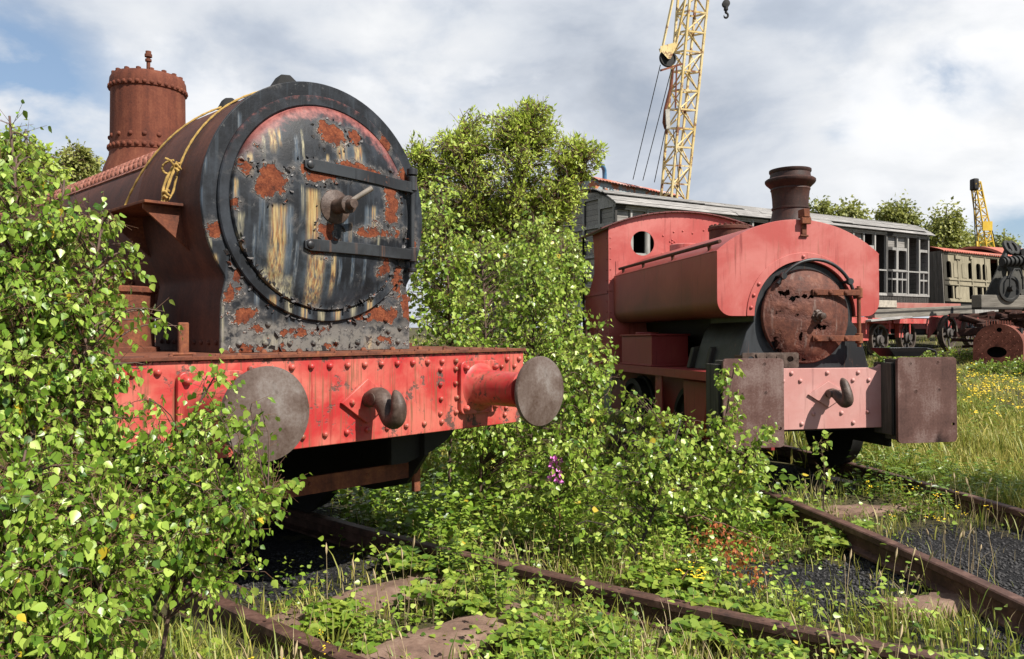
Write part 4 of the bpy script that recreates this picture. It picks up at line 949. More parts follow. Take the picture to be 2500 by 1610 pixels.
plank(at(2015, 748, 19.4), at(2112, 739, 20.2), .45, .05, 'timber', 'splintered grey boards at the near end of the underframe', GREYW, 'timbers on the underframe')
plank(at(2085, 712, 22.6), at(2236, 714, 24.2), .2, .16, 'iron_girder', 'pinkish brown iron girder behind the timbers under the coaches', worn('girder_red', (.30, .10, .08), (.34, .15, .12), 3, .66, .2), None, 'girder')
plank(at(2020, 708, 22.2), at(2086, 709, 22.6), .25, .2, 'stone_block', 'pale stone block left of the iron girder', plain('pale_stone', (.45, .40, .32)), None, 'block')

def boiler_wreck():
    o = at(2330, 858, 18.3); o.z = gz(o.x, o.y)-.02; m = frame_matrix(o, R(32)); t = empty('loose_boiler', mat=m)
    tag(t, 'rusty boiler with arched firehole end lying in the grass', 'boiler')
    M = rusty('boiler_red_rust', (.07, .022, .015), (.15, .045, .028), (.24, .09, .06), 3, .85, .2)
    # local: y is along the barrel (end faces -y rotated towards the camera)
    mm = m @ Matrix.Rotation(R(-70), 4, 'Z'); t.matrix_world = mm
    r = .50; out = [(-r, 0), (r, 0), (r, .5)]+arc(0, .5, r, 0, 180, 24)[1:]+[(-r, .5)]
    hole = [(-.02+.20*math.cos(a), .34+.13*math.sin(a)) for a in np.linspace(0, 2*math.pi, 24, endpoint=False)]
    h2 = [(.03+.055*math.cos(a), .86+.055*math.sin(a)) for a in np.linspace(0, 2*math.pi, 14, endpoint=False)]
    b = MB(); b.prism(out, (0, 0, 0), X, Z, .03, [hole, h2])
    for k in range(11):
        for j in range(8):
            x = -.4+.08*k; z = .1+.1*j
            if math.hypot((x+.02)/.24, (z-.34)/.17) > 1 and (z < .5 or math.hypot(x, z-.5) < .42) and (k+j) % 2: b.rivet((x, -.03, z), (0, -1, 0), .014)
    b.build('end_plate', M, t, bevel=.03)
    b = MB(); b.prism(out, (0, .9, 0), X, Z, .9); b.v = b.v; b.f = [q for q in b.f if len(q) == 4]; b.build('firebox_shell', M, t)
    b = MB(); b.cyl((0, .85, .52), (0, 2.9, .52), .46, n=40)
    for j in range(9):
        for k in range(30): a = 2*math.pi*k/30; n = Vector((math.cos(a), 0, math.sin(a))); b.rivet(n*.46+Vector((0, .95+.24*j, .52)), n, .016)
    for j in range(10): b.cyl((-.25+.05*j, .15+.04*j, .95), (-.25+.05*j, .15+.04*j, 1.08), .012, n=6)
    b.build('barrel', M, t)
    b = MB(); b.box(-.42, .42, .5, .85, .02, .9); b.build('tube_plate', DARK, t)
boiler_wreck()

def derrick():
    o = at(2335, 722, 20.0); m = frame_matrix(o, R(15)); t = empty('hand_crane', mat=m)
    tag(t, 'dark iron hand crane winch with ringed jib head on grey timber baulks', 'hand crane')
    IR = plain('crane_iron', (.02, .0195, .018), .7); IR2 = plain('crane_iron_light', (.065, .062, .052), .75)
    b = MB(); b.box(-.95, 1.3, -.35, -.05, 0, .36); b.box(.55, 1.4, -.9, -.36, .05, .40); b.build('base_timber', TIMBER, t, bevel=.015)
    for y in (-.30, .15):
        b = MB(); b.prism([(-.35, .36), (.15, .36), (.42, 1.25), (.36, 1.35), (.20, 1.32)], (0, y, 0), X, Z, .05); b.prism([(.75, .36), (1.05, .36), (.36, 1.36), (.16, 1.25)], (0, y-.06, 0), X, Z, .04); b.build('cheek', IR2, t, bevel=.01)
    b = MB(); b.cyl((-.35, -.38, 1.18), (.52, -.38, 1.24), .10, n=20)
    for k in range(7): q = -.3+.13*k; b.cyl((q, -.38, 1.185+.07*k/7), (q+.05, -.38, 1.19+.07*k/7), .135, n=20)
    b.build('winch_drum', IR, t)
    b = MB()
    for dx in (0, .16): b.tube([(.16+dx+.10*math.cos(a), -.1+.08*math.sin(a), 1.58+.15*math.sin(a)) for a in np.linspace(0, 2*math.pi, 20, endpoint=False)], .05, 8, True)
    b.cyl((.5, -.3, 1.45), (.75, .2, 1.45), .11, n=18); b.tube([(.0, -.1, 1.3), (.1, -.1, 1.5), (.3, -.1, 1.46), (.55, 0, 1.44)], .07, 8); b.build('jib_head', IR, t)
    b = MB(); b.lathe((-.12, -.36, .52), (0, -1, 0), [(.33, 0), (.33, .05), (.27, .055), (.25, .03), (.08, .03), (.07, .16), (.001, .16)], 28); b.build('gear_wheel', IR, t)
    for x in (.02, 1.0):
        b = MB(); b.tube([(x-.25, -.5, .55), (x-.24, -.5, .8), (x-.12, -.5, 1.0), (x+.05, -.5, 1.0), (x+.15, -.5, .8), (x+.16, -.5, .5)], .022, 8); b.build('crank_handle', IR, t)
    b = MB(); b.box(.9, 1.0, .3, .4, .3, 1.7); b.build('post', IR, t)
derrick()
def scrap():
    o = at(2340, 765, 20.5); b = MB(); rr = random.Random(8); o.z = gz(o.x, o.y)
    for k in range(26):
        x, y, z = rr.uniform(-1.1, 1.6), rr.uniform(-.2, 1.0), rr.uniform(.1, 1.45); a = rr.uniform(-.35, .35); L = rr.uniform(.3, 1.2)
        b.beam((x, y, z), (x+L*math.cos(a), y+rr.uniform(-.3, .3), z+L*math.sin(a)*.5), rr.uniform(.05, .2), rr.uniform(.05, .18))
    for k in range(7): b.cyl((rr.uniform(-.9, 1.3), rr.uniform(-.2, .6), rr.uniform(.3, 1.2)), (rr.uniform(-.9, 1.3), rr.uniform(-.2, .6), rr.uniform(.3, 1.2)), .09, n=12)
    p = b.build('scrap_heap', rusty('scrap_rust', (.016, .008, .006), (.04, .016, .011), (.08, .03, .018), 8), bevel=.01); p.location = o; tag(p, 'heap of dark rusty scrap iron behind the loose boiler', 'scrap heap', kind='stuff')
scrap()

# ------------------------------------------------------------------ cranes
def lattice(base, tip, w0, w1, bays, t, side, mat, chord=.05, names=('boom_chord', 'boom_bracing')):
    base, tip = Vector(base), Vector(tip); ax = (tip-base).normalized(); sx = (Vector(side)-ax*Vector(side).dot(ax)).normalized(); sy = ax.cross(sx)
    def P(k, i): f = k/bays; w = (w0+(w1-w0)*f)/2; c = base.lerp(tip, f); return c+sx*w*(1, 1, -1, -1)[i]+sy*w*(1, -1, -1, 1)[i]
    for i in range(4):
        b = MB(); b.beam(P(0, i), P(bays, i), chord, chord, sx); b.build(names[0], mat, t)
    b = MB()
    for k in range(bays+1):
        for i in range(4): b.beam(P(k, i), P(k, (i+1) % 4), chord*.75, chord*.75, ax)
    for k in range(bays):
        for i in range(4):
            if (i+k) % 2: b.beam(P(k, i), P(k+1, (i+1) % 4), chord*.6, chord*.6, sx+sy)
            else: b.beam(P(k, (i+1) % 4), P(k+1, i), chord*.6, chord*.6, sx+sy)
            if i % 2 == 0: b.beam(P(k, (i+1) % 4)-ax*.02, P(k+1, i), chord*.5, chord*.5, sx-sy)
    b.build(names[1], mat, t)
    return P
def crane():
    t = empty('lattice_crane', (0, 0, 0)); g = at(1500, 440, 26.5); g.z = gz(g.x, g.y); t.location = g
    tag(t, 'tall pale yellow lattice boom crane with rusty tin cab roof behind the grey coach', 'crane')
    def L(p): return Vector(p)-g
    b0 = at(1573, 470, 26.3); b1 = at(1617, 6, 25.0); tip = b0+(b1-b0)*1.9
    lattice(L(b0), L(tip), .62, .72, 20, t, (.86, .35, 0), YELLOW, .068)
    # cab with shallow tin roof
    A, B = at(1393, 404, 25.4), at(1585, 449, 28.6); ang = math.atan2(B.y-A.y, B.x-A.x); Lc = (B-A).length
    c = empty('cab'); c.parent = t; c.matrix_parent_inverse = Matrix(); c.location = L((A.x, A.y, g.z)); c.rotation_euler = (0, 0, ang)
    hz = A.z-g.z
    b = MB(); b.box(0, Lc, .05, 2.3, 1.0, hz-.18); b.build('cab_wall', worn('cab_paint', (.20, .26, .28), (.30, .34, .34), 1.5, .50, .6, (.20, .07, .03)), c)
    b = MB(); n = 60
    v = []; f = []
    for i in range(n+1):
        x = -.1+(Lc+.2)*i/n; rip = .012*math.cos(i*math.pi)
        for y, z in ((-.1, hz-.2), (.35, hz-.02), (1.2, hz+.10), (2.0, hz-.02), (2.45, hz-.2)): v.append((x, y, z+rip))
    for i in range(n):
        for k in range(4): q = i*5+k; f.append((q, q+5, q+6, q+1))
    nv = len(v); v += [(a, d, e-.02) for a, d, e in v]; f += [tuple(nv+i for i in q[::-1]) for q in f]
    b.add(v, f); b.build('cab_roof', worn('tin_roof', (.40, .10, .06), (.42, .36, .33), 1.1, .56, .7, (.26, .10, .05), .7), c, smooth=20)
    b = MB(); b.tube([(.95, .45, hz-.1), (.95, .45, hz+.15), (.90, .42, hz+.3), (.78, .38, hz+.4), (.6, .36, hz+.42)], .075, 12); b.lathe((.6, .36, hz+.42), (-1, 0, .05), [(.075, 0), (.11, .03), (.11, .05), (.09, .05)], 14); b.build('exhaust_pipe', BLUEP, c)
    # base with tracks, hidden behind the coach
    b = MB(); b.box(-1.3, 3.2, -.6, 2.2, .75, 1.05); b.build('deck', DARK, t)
    for y in (-.9, 1.9):
        b = MB(); b.prism(rrect(-1.5, 3.4, 0, .75, .36, 8), (0, y+.5, 0), X, Z, .5); b.build('crawler_track', DARK, t)
    # pendant block and ropes
    pc = at(1560, 133, 23.6); Yb = 23.6
    b = MB(); b.lathe(L(pc+Vector((0, .05, 0))), (.25, -1, 0), [(.22, -.05), (.26, -.05), (.235, -.02), (.235, .02), (.26, .05), (.22, .05), (.21, .02), (.06, .02), (.06, .06), (.001, .06)], 28); b.build('pulley', DARK, t)
    for dy2 in (-.09, .12):
        b = MB(); q = L(pc+Vector((0, dy2, 0))); b.prism([(-.26, .30), (.05, .38), (.20, .42), (.24, .30), (.06, -.06), (-.02, -.08), (-.20, .12)], q, X, Z, .02); b.build('pulley_cheek', YELLOW, t)
    b = MB(); b.beam(L(at(1548, 105, Yb)), L(at(1583, -60, Yb-.3)), .07, .05); b.build('pendant_link', YELLOW, t)
    b = MB(); b.beam(L(at(1578, 105, Yb)), L(at(1612, -60, Yb-.3)), .07, .05); b.build('pendant_link', YELLOW, t)
    for a, c2 in (((1542, 150), (1478, 418)), ((1568, 160), (1501, 420)), ((1556, 290), (1528, 424))):
        b = MB(); b.cyl(L(at(*a, Yb)), L(at(*c2, 26.0)), .014, n=6); b.build('cable', CABLE, t)
    b = MB(); b.tube([L(at(*q, 24.2)) for q in ((1572, 158), (1567, 200), (1553, 255), (1551, 285), (1554, 300))], [.03, .05, .05, .06, .04], 8); b.beam(L(at(1543, 163, 24.2)), L(at(1592, 148, 24.9)), .06, .06); b.beam(L(at(1580, 152, 24.4)), L(at(1577, 250, 24.4)), .06, .04); b.build('backstop', RUST, t)
    b = MB(); b.beam(L(at(1558, 255, 24.1)), L(at(1560, 300, 24.1)), .12, .12); b.build('guide_block', plain('grey_paint', (.45, .42, .36)), t)
    b = MB(); b.cyl(L(at(1572, 300, 24.3)), L(at(1588, 445, 25.7)), .012, n=6); b.build('cable', CABLE, t)
    # hook block on its rope
    h = empty('crane_hook', at(1695, 18, 21)); tag(h, 'small black crane hook hanging in the sky near the top edge', 'hook')
    b = MB(); b.lathe((0, 0, .12), (0, -1, 0), [(.10, -.05), (.10, .05), (.03, .06), (.001, .06)], 20); b.cyl((0, 0, .05), (0, 0, -.05), .06, n=12); b.cyl((0, 0, -.05), (0, 0, -.11), .035, n=10); b.build('swivel', DARK, h)
    b = MB(); b.tube([(0, 0, -.1)]+[(.055*math.sin(a), 0, -.19+.065*math.cos(a)) for a in np.linspace(0, 4.9, 16)], [.03]+[.028]*12+[.024, .018, .01, .006], 10); b.build('hook', DARK, h)
    b = MB(); b.cyl((0, 0, .15), (.05, .3, 6), .012, n=6); b.build('hoist_rope', CABLE, h)
crane()
def far_crane():
    t = empty('mobile_crane', at(2320, 640, 45)); g = t.location.copy(); g.z = gz(g.x, g.y)-.5; t.location = g
    tag(t, 'distant bright yellow crane jib among the trees at the right', 'crane')
    def L(p): return Vector(p)-g
    b0, b1 = at(2318, 660, 45.3), at(2278, 425, 44)
    lattice(L(b0), L(b1), .62, .34, 12, t, (1, .3, 0), YELLOW2, .055)
    b = MB(); q = L(at(2276, 430, 44)); b.box(q.x-.19, q.x+.14, q.y-.22, q.y+.22, q.z-.32, q.z+.34); b.build('jib_head', DARK, t, bevel=.08)
    mid = b0.lerp(b1, .56); q = L(mid); b = MB(); b.box(q.x-.27, q.x+.27, q.y-.42, q.y-.34, q.z-.22, q.z+.3); b.build('side_plate', YELLOW2, t)
    for dx in (0, 5): b = MB(); b.cyl(L(at(2272+dx, 450, 44)), L(at(2279+dx*.7, 585, 44)), .025, n=6); b.build('cable', CABLE, t)
    b = MB(); b.cyl(L(at(2284, 420, 44)), L(at(2345, 640, 47)), .025, n=6); b.build('cable', CABLE, t)
    q = L(at(2281, 600, 44)); b = MB(); b.box(q.x-.2, q.x+.25, q.y-.2, q.y+.2, q.z-.3, q.z+.35); b.cyl(q, q+Vector((0, 0, .9)), .08, n=8); b.build('hook_block', YELLOW2, t, bevel=.05)
    b = MB(); b.box(-1.2, 2.5, -1, 1.6, .9, 2.8); b.box(-2.5, 3, -1, 1.6, .3, .9); b.build('body', YELLOW2, t, bevel=.05)
far_crane()
def shed():
    o = at(2430, 640, 33); o.z = gz(o.x, o.y); t = empty('brick_shed', o, R(20)); tag(t, 'low shed with a dark curved roof and red edge at the far right', 'shed')
    h = at(2391, 600, 33).z-o.z
    b = MB(); b.box(-1.4, 6, 0, 4, 0, h-.1); b.build('wall', rusty('shed_brick', (.18, .07, .05), (.26, .10, .075), (.32, .15, .11), 3), t)
    b = MB(); b.prism(arc(2, h-2.6, 3.2, 50, 130, 16)+arc(2, h-2.6, 3.1, 130, 50, 16), (-1.7, 0, 0), Yv, Z, 8); b.build('roof', ROOFRED, t)
shed()

# ------------------------------------------------------------------ vegetation
def mesh_np(name, V, tpl_faces, count, k, mat, tint=None, parent=None, smooth=False):
    """count copies of one small face set, V holds count*k vertices"""
    me = bpy.data.meshes.new(name); sizes = np.array([len(f) for f in tpl_faces]); flat = np.array([i for f in tpl_faces for i in f])
    loops = (np.arange(count)[:, None]*k+flat[None]).ravel(); tot = np.tile(sizes, count); st = np.r_[0, np.cumsum(tot)[:-1]]
    me.vertices.add(count*k); me.vertices.foreach_set('co', np.ascontiguousarray(V, np.float32).ravel())
    me.loops.add(len(loops)); me.loops.foreach_set('vertex_index', loops.astype(np.int32))
    me.polygons.add(len(tot)); me.polygons.foreach_set('loop_start', st.astype(np.int32)); me.polygons.foreach_set('loop_total', tot.astype(np.int32))
    if smooth: me.polygons.foreach_set('use_smooth', [True]*len(tot))
    if tint is not None:
        a = me.attributes.new('tint', 'FLOAT', 'POINT'); a.data.foreach_set('value', np.repeat(tint, k).astype(np.float32))
    me.update(); me.materials.append(mat)
    o = bpy.data.objects.new(name, me); col.objects.link(o)
    if parent is not None: o.parent = parent
    return o
BIRCH = (np.array([(0, 0, 0), (-.30, .16, .05), (.30, .16, .05), (-.40, .34, .04), (.40, .34, .04), (-.24, .66, 0), (.24, .66, 0), (0, 1, -.10), (0, .34, -.02), (0, .66, -.05)]),
         [(0, 8, 3, 1), (0, 2, 4, 8), (8, 9, 5, 3), (8, 4, 6, 9), (9, 7, 5), (9, 6, 7)])
SIMPLE = (np.array([(0, 0, 0), (-.36, .36, .05), (.36, .36, .05), (0, 1, -.06)]), [(0, 2, 3), (0, 3, 1)])
WILLOW = (np.array([(0, 0, 0), (-.17, .4, .03), (.17, .4, .03), (0, 1, -.08), ]), [(0, 2, 3), (0, 3, 1)])
OVAL = (np.array([(0, 0, 0), (-.33, .28, .07), (.33, .28, .07), (-.30, .62, .06), (.30, .62, .06), (0, 1, -.1), (0, .3, 0), (0, .65, 0)]),
        [(0, 6, 1), (0, 2, 6), (6, 7, 3, 1), (6, 2, 4, 7), (7, 5, 3), (7, 4, 5)])
def norm(a): return a/np.maximum(np.linalg.norm(a, axis=-1, keepdims=True), 1e-9)
def leaves(name, P, D, Nn, S, tint, tpl, mat, parent=None, wid=1.0):
    T, F = tpl; y = norm(D); x = norm(np.cross(y, Nn)); z = np.cross(x, y)
    V = P[:, None]+(T[None, :, 0, None]*wid*x[:, None]+T[None, :, 1, None]*y[:, None]+T[None, :, 2, None]*z[:, None])*S[:, None, None]
    return mesh_np(name, V.reshape(-1, 3), F, len(P), len(T), mat, tint, parent)
def tubes_np(pts, rad, n=4):
    """pts (M,K,3), rad (M,K): M tubes as vertices and faces"""
    M_, K, _ = pts.shape; t = norm(np.gradient(pts, axis=1)); ref = np.where(np.abs(t[..., 2:3]) > .9, np.array([1., 0, 0]), np.array([0, 0, 1.]))
    x = norm(np.cross(t, ref)); y = np.cross(t, x); a = np.arange(n)*2*math.pi/n
    V = pts[:, :, None]+rad[:, :, None, None]*(np.cos(a)[:, None]*x[:, :, None]+np.sin(a)[:, None]*y[:, :, None])
    F = [(i*n+k, i*n+(k+1) % n, (i+1)*n+(k+1) % n, (i+1)*n+k) for i in range(K-1) for k in range(n)]
    return V.reshape(-1, 3), F, M_, K*n
def curve(pts, n=30):
    p = np.array([tuple(q) for q in pts], float); t = np.linspace(0, len(p)-1, n); s = np.stack([np.interp(t, range(len(p)), p[:, k]) for k in range(3)], 1)
    for _ in range(6): s[1:-1] = (s[:-2]+2*s[1:-1]+s[2:])/4
    return s
SUNV = np.array(tuple(sdir))
def plant(name, label, cat, stems, lobes, leaf, tpl=BIRCH, mat=None, bark=None, seed=1, K=11, J=3, t0=.25, side=.10, hang=.6, rad=.018, keep=1.0, lift=.2, group=None, twig=True, tint=(.5, .29), droop=.10, wid=1.0, crown='leaves', jit=.35, hi=.65, gap=-.35):
    """woody plant: stems (polylines), tips spread in lobes (centre, radii, count); boughs run from stem to tips with leafy twigs"""
    g = np.random.default_rng(seed); base = np.array(tuple(stems[0][0])); root = empty(name, tuple(base)); tag(root, label, cat, group)
    SP = [curve(s) for s in stems]
    tp = []
    for c, r, n in lobes:
        q = g.normal(size=(n, 3)); q = norm(q)*(g.random((n, 1))**.33); tp.append(np.array(tuple(c))+q*np.array(r))
    tips = np.concatenate(tp); M_ = len(tips); A = np.concatenate(SP)
    att = np.empty_like(tips); lo = A[:, 2].min()
    for i in range(0, M_, 400):
        dlt = tips[i:i+400, None]-A[None]; hd = np.hypot(dlt[..., 0], dlt[..., 1]); dist = np.linalg.norm(dlt, axis=-1)
        att[i:i+400] = A[np.argmin(dist+1.6*np.maximum(0, .45*hd-dlt[..., 2])+g.random(dist.shape)*.08, axis=1)]
    L = np.linalg.norm(tips-att, axis=1); t = np.linspace(0, 1, K)
    ct = att+(tips-att)*.5+np.stack([g.normal(size=M_)*.1*L, g.normal(size=M_)*.1*L, lift*L], 1)
    B = ((1-t)**2)[None, :, None]*att[:, None]+(2*t*(1-t))[None, :, None]*ct[:, None]+(t**2)[None, :, None]*tips[:, None]
    B[:, :, 2] -= (droop*L[:, None])*t[None]**3
    B += g.normal(size=B.shape)*.012*L[:, None, None]*t[None, :, None]
    tan = norm(np.gradient(B, axis=1))
    # side twigs
    ks = np.where(t >= t0)[0]; Bp = B[:, ks]; Tn = tan[:, ks]; kk = len(ks)
    perp = norm(np.cross(Tn, g.normal(size=Tn.shape))); sd = norm(Tn*.55+perp*.9+np.array([0, 0, -.12]))
    sl = side*(.5+g.random((M_, kk)))*(1.15-.6*t[ks])[None]
    E = Bp+sd*sl[..., None]
    jj = (np.arange(J)+1)/J
    LP = Bp[:, :, None]+(E-Bp)[:, :, None]*(jj[None, None, :, None])+g.normal(size=(M_, kk, J, 3))*side*.06
    out = np.broadcast_to(sd[:, :, None], LP.shape)
    D = out*.6+norm(g.normal(size=LP.shape))*jit*1.6+np.array([0, 0, -hang]); LP = LP.reshape(-1, 3); D = norm(D.reshape(-1, 3))
    ph = g.uniform(0, 6.28, 3); fq = 5.5/max(side*4, .3); cl = sum(np.sin(LP[:, k]*fq*2.2+ph[k]+1.7*np.sin(LP[:, (k+1) % 3]*fq)) for k in range(3))/3
    m = (g.random(len(LP)) < keep) & (cl+.5*g.normal(size=len(LP)) > gap); LP, D = LP[m], D[m]; n = len(LP)
    Nn = norm(g.normal(size=(n, 3))*.7+SUNV*hi+np.array([0, 0, .35]))
    S = leaf*(.42+.85*g.random(n)); ti = np.clip(tint[0]+tint[1]*g.normal(size=n), 0, .95); ti = np.where(g.random(n) < .006, 1.0, ti)
    leaves(crown, LP-base, D, Nn, S, ti, tpl, mat, root, wid)
    b = MB()
    for s in SP:
        h = np.linspace(0, 1, len(s)); b.tube((s-base).tolist(), (rad*(1-.82*h)+.0015).tolist(), 7)
    st = b.build('trunk', bark or BARK, root, smooth=60)
    if twig:
        r = (rad*.18*(1-.8*t))[None]*np.clip(L/np.median(L), .4, 1.6)[:, None]+.0008
        V, F, c, k = tubes_np(B-base, r, 4); mesh_np('branches', V, F, c, k, bark or BARK, None, root, True)
        sp = np.stack([Bp, E], 2).reshape(-1, 2, 3)-base; V, F, c, k = tubes_np(sp, np.tile([[.0010, .0006]], (len(sp), 1)) if leaf < .08 else np.tile([[.006, .002]], (len(sp), 1)), 3); mesh_np('twigs', V, F, c, k, TWIG, None, root)
    return root
TWIG = plain('red_twig', (.13, .062, .03), .7)
LEAF_B = leafmat('birch_leaf', (.045, .115, .013), (.18, .30, .028), (.38, .49, .09), (.5, .38, .03), .36, .34, .45)
LEAF_B2 = leafmat('birch_leaf_far', (.055, .125, .015), (.205, .32, .032), (.42, .51, .10), (.5, .38, .04), .36, .34, .45)
LEAF_W = leafmat('willow_leaf', (.13, .21, .02), (.34, .44, .045), (.50, .58, .11), (.34, .30, .04), .42, .40, .4)
LEAF_F = leafmat('far_leaf', (.10, .125, .03), (.20, .22, .05), (.32, .32, .085), (.26, .22, .06), .5, .3, .4)
LEAF_BR = leafmat('bramble_leaf', (.04, .095, .012), (.115, .205, .022), (.26, .33, .045), (.45, .34, .04), .38, .36, .5)
GRASS = leafmat('grass_blade', (.08, .14, .018), (.215, .24, .034), (.43, .37, .095), (.50, .40, .20), .5, .3, .4)
STRAW = leafmat('straw', (.26, .19, .09), (.42, .32, .17), (.52, .42, .25), (.5, .4, .2), .6, .25, .3)
RUSSET = leafmat('russet_leaf', (.25, .06, .02), (.42, .115, .04), (.52, .19, .07), (.5, .2, .1), .5, .3, .3)

def G(px, Y, dz=0): x = (px-1195.5)/FPX*Y; return (x, Y, gz(x, Y)+dz)
def lob(px, py, Y, rx, ry, n, rY=.3): return (at(px, py, Y), (rx/FPX*Y, rY, ry/FPX*Y), n)

# foreground birch saplings at the left
plant('birch_sapling', 'large bushy birch sapling filling the left foreground before the big locomotive', 'birch',
    [[(-1.75, 2.35, -.17), at(20, 1000, 2.4), at(60, 700, 2.55), at(22, 270, 2.7)], [(-1.70, 2.40, -.17), at(60, 1000, 2.5), at(130, 650, 2.6), at(150, 420, 2.75)],
     [(-1.68, 2.42, -.17), at(150, 1050, 2.5), at(200, 800, 2.6), at(240, 500, 2.75)]],
    [lob(18, 330, 2.7, 26, 70, 7), lob(50, 450, 2.65, 75, 60, 26), lob(60, 560, 2.6, 110, 80, 62), lob(180, 520, 2.7, 100, 60, 22), lob(275, 560, 2.7, 30, 60, 7),
     lob(80, 680, 2.55, 130, 100, 105), lob(210, 690, 2.65, 70, 90, 26), lob(345, 720, 2.75, 45, 22, 6), lob(100, 860, 2.5, 150, 110, 125), lob(260, 850, 2.65, 70, 60, 10), lob(60, 980, 2.4, 150, 110, 100), lob(230, 980, 2.6, 90, 70, 20)],
    .027, BIRCH, LEAF_B, seed=11, gap=-.3, K=10, J=4, side=.09, keep=.85, hang=1.0, hi=.35, rad=.013)
plant('birch_sapling', 'low birch sapling spreading its branches across the left buffer of the big locomotive', 'birch',
    [[(-1.25, 2.55, -.17), at(330, 1250, 2.55), at(400, 1050, 2.7), at(500, 880, 2.75)], [(-1.2, 2.5, -.17), at(420, 1260, 2.5), at(560, 1180, 2.5), at(640, 1150, 2.6)]],
    [lob(430, 900, 2.7, 90, 55, 6), lob(550, 940, 2.6, 55, 45, 8), lob(470, 1010, 2.6, 90, 55, 15), lob(350, 1080, 2.55, 130, 90, 62), lob(560, 1180, 2.5, 80, 50, 26), lob(610, 1155, 2.5, 45, 25, 10), lob(520, 1110, 2.55, 60, 40, 20), lob(430, 1220, 2.45, 110, 60, 44), lob(545, 1310, 2.45, 80, 32, 13), lob(310, 1310, 2.4, 110, 70, 44)],
    .027, BIRCH, LEAF_B, seed=12, gap=-.9, K=10, J=4, side=.09, keep=.85, hang=1.0, hi=.35, rad=.007, group='birch saplings before the big locomotive')
plant('birch_sapling', 'big leaved birch shoots in the bottom left corner', 'birch',
    [[(-1.5, 1.9, -.17), at(60, 1450, 1.95), at(30, 1200, 2.1), at(60, 1050, 2.2)], [(-1.2, 2.0, -.17), at(220, 1480, 2.0), at(250, 1250, 2.1)]],
    [lob(90, 1130, 2.15, 160, 100, 70), lob(200, 1240, 2.1, 160, 90, 72), lob(60, 1300, 2.0, 130, 110, 62), lob(220, 1390, 2.0, 130, 70, 48), lob(100, 1470, 1.9, 150, 80, 58), lob(150, 1500, 2.0, 150, 60, 36), lob(40, 1420, 2.0, 90, 90, 30)],
    .029, BIRCH, LEAF_B, seed=13, K=9, J=4, side=.09, keep=.85, hang=1.0, hi=.355, rad=.011)

# birches between the two locomotives
bg = 'young birches growing between the two locomotives'
def birch(px, Y, top, lobes, label, seed, n=.8, leaf=.043, **kw):
    st = [[G(px, Y), at(px+8, 900, Y), at((px+top[0])/2+6, (700+top[1])/2+60, Y+.05), at(top[0], top[1], Y+.1)]]
    plant('birch_sapling', label, 'birch', st, [lob(a, b, Y+dY, rx, ry, int(c*n), .55) for a, b, rx, ry, c, dY in lobes], leaf, kw.pop('tpl', BIRCH), LEAF_B2, seed=seed, K=10, J=3, side=.12, hang=.65, rad=.016, group=bg, tint=(.52, .25), **kw)
birch(1048, 6.9, (1030, 430), [(1005, 480, 55, 80, 40, 0), (985, 600, 50, 120, 60, .3), (1040, 620, 90, 110, 105, 0), (1050, 760, 110, 110, 120, 0), (1090, 880, 120, 90, 80, 0)], 'young birch right beside the smokebox of the big locomotive', 21)
birch(1236, 7.2, (1245, 500), [(1240, 560, 60, 90, 60, 0), (1235, 680, 100, 110, 120, 0), (1220, 800, 130, 110, 130, 0), (1180, 900, 140, 90, 90, -.2)], 'young birch with a straight thin stem standing midway between the locomotives', 22)
birch(1310, 7.9, (1315, 560), [(1310, 600, 50, 80, 50, .2), (1305, 700, 55, 110, 80, 0), (1300, 840, 70, 90, 80, 0), (1345, 640, 40, 70, 36, .2), (1350, 780, 40, 90, 42, .2)], 'young birch close to the cab post of the smaller locomotive', 23)
birch(1120, 6.3, (1150, 900), [(1140, 960, 130, 80, 85, 0), (1250, 1000, 120, 60, 60, 0), (1080, 1060, 60, 50, 10, 0), (1200, 1090, 110, 50, 22, 0)], 'small birch with a bare brown lower trunk under the right disc buffer', 24)
birch(1370, 6.4, (1375, 800), [(1385, 820, 45, 90, 30, .1), (1345, 900, 90, 90, 75, 0), (1330, 1010, 110, 90, 95, 0), (1420, 860, 30, 50, 7, .3)], 'birch shoots before the dark running gear of the smaller locomotive', 25)
birch(1130, 9.5, (1120, 560), [(1130, 600, 170, 80, 130, .5), (1120, 720, 190, 100, 160, .5), (1130, 860, 200, 100, 140, 0)], 'further birch thicket behind the young birches between the locomotives', 26, tpl=SIMPLE, leaf=.062)
birch(1310, 10.5, (1310, 560), [(1300, 590, 70, 60, 60, .5), (1310, 700, 90, 110, 110, .5), (1330, 840, 130, 100, 110, 0)], 'birch thicket behind the cab post of the smaller locomotive', 27, tpl=SIMPLE, leaf=.062)
# low birch before the small locomotive
plant('birch_sapling', 'bushy low birch before the left square buffer of the smaller locomotive', 'birch',
    [[G(1650, 5.6), at(1640, 1150, 5.6), at(1690, 1000, 5.65), at(1715, 850, 5.75)], [G(1620, 5.5), at(1580, 1130, 5.5), at(1560, 1000, 5.6)], [G(1700, 5.5), at(1740, 1120, 5.5), at(1790, 980, 5.6)]],
    [lob(1710, 900, 5.7, 26, 55, 9, .12), lob(1700, 990, 5.65, 45, 60, 19, .2), lob(1580, 1010, 5.6, 80, 50, 30, .3), lob(1500, 985, 5.9, 70, 40, 26, .3), lob(1440, 935, 6.2, 45, 55, 16, .2), lob(1620, 1090, 5.5, 130, 60, 84, .35), lob(1730, 1080, 5.5, 70, 55, 36, .3), lob(1785, 1010, 5.6, 35, 35, 6, .15), lob(1690, 1160, 5.4, 120, 40, 34, .3)],
    .042, BIRCH, LEAF_B2, seed=31, K=9, J=3, side=.09, hang=.65, rad=.011, tint=(.5, .26))
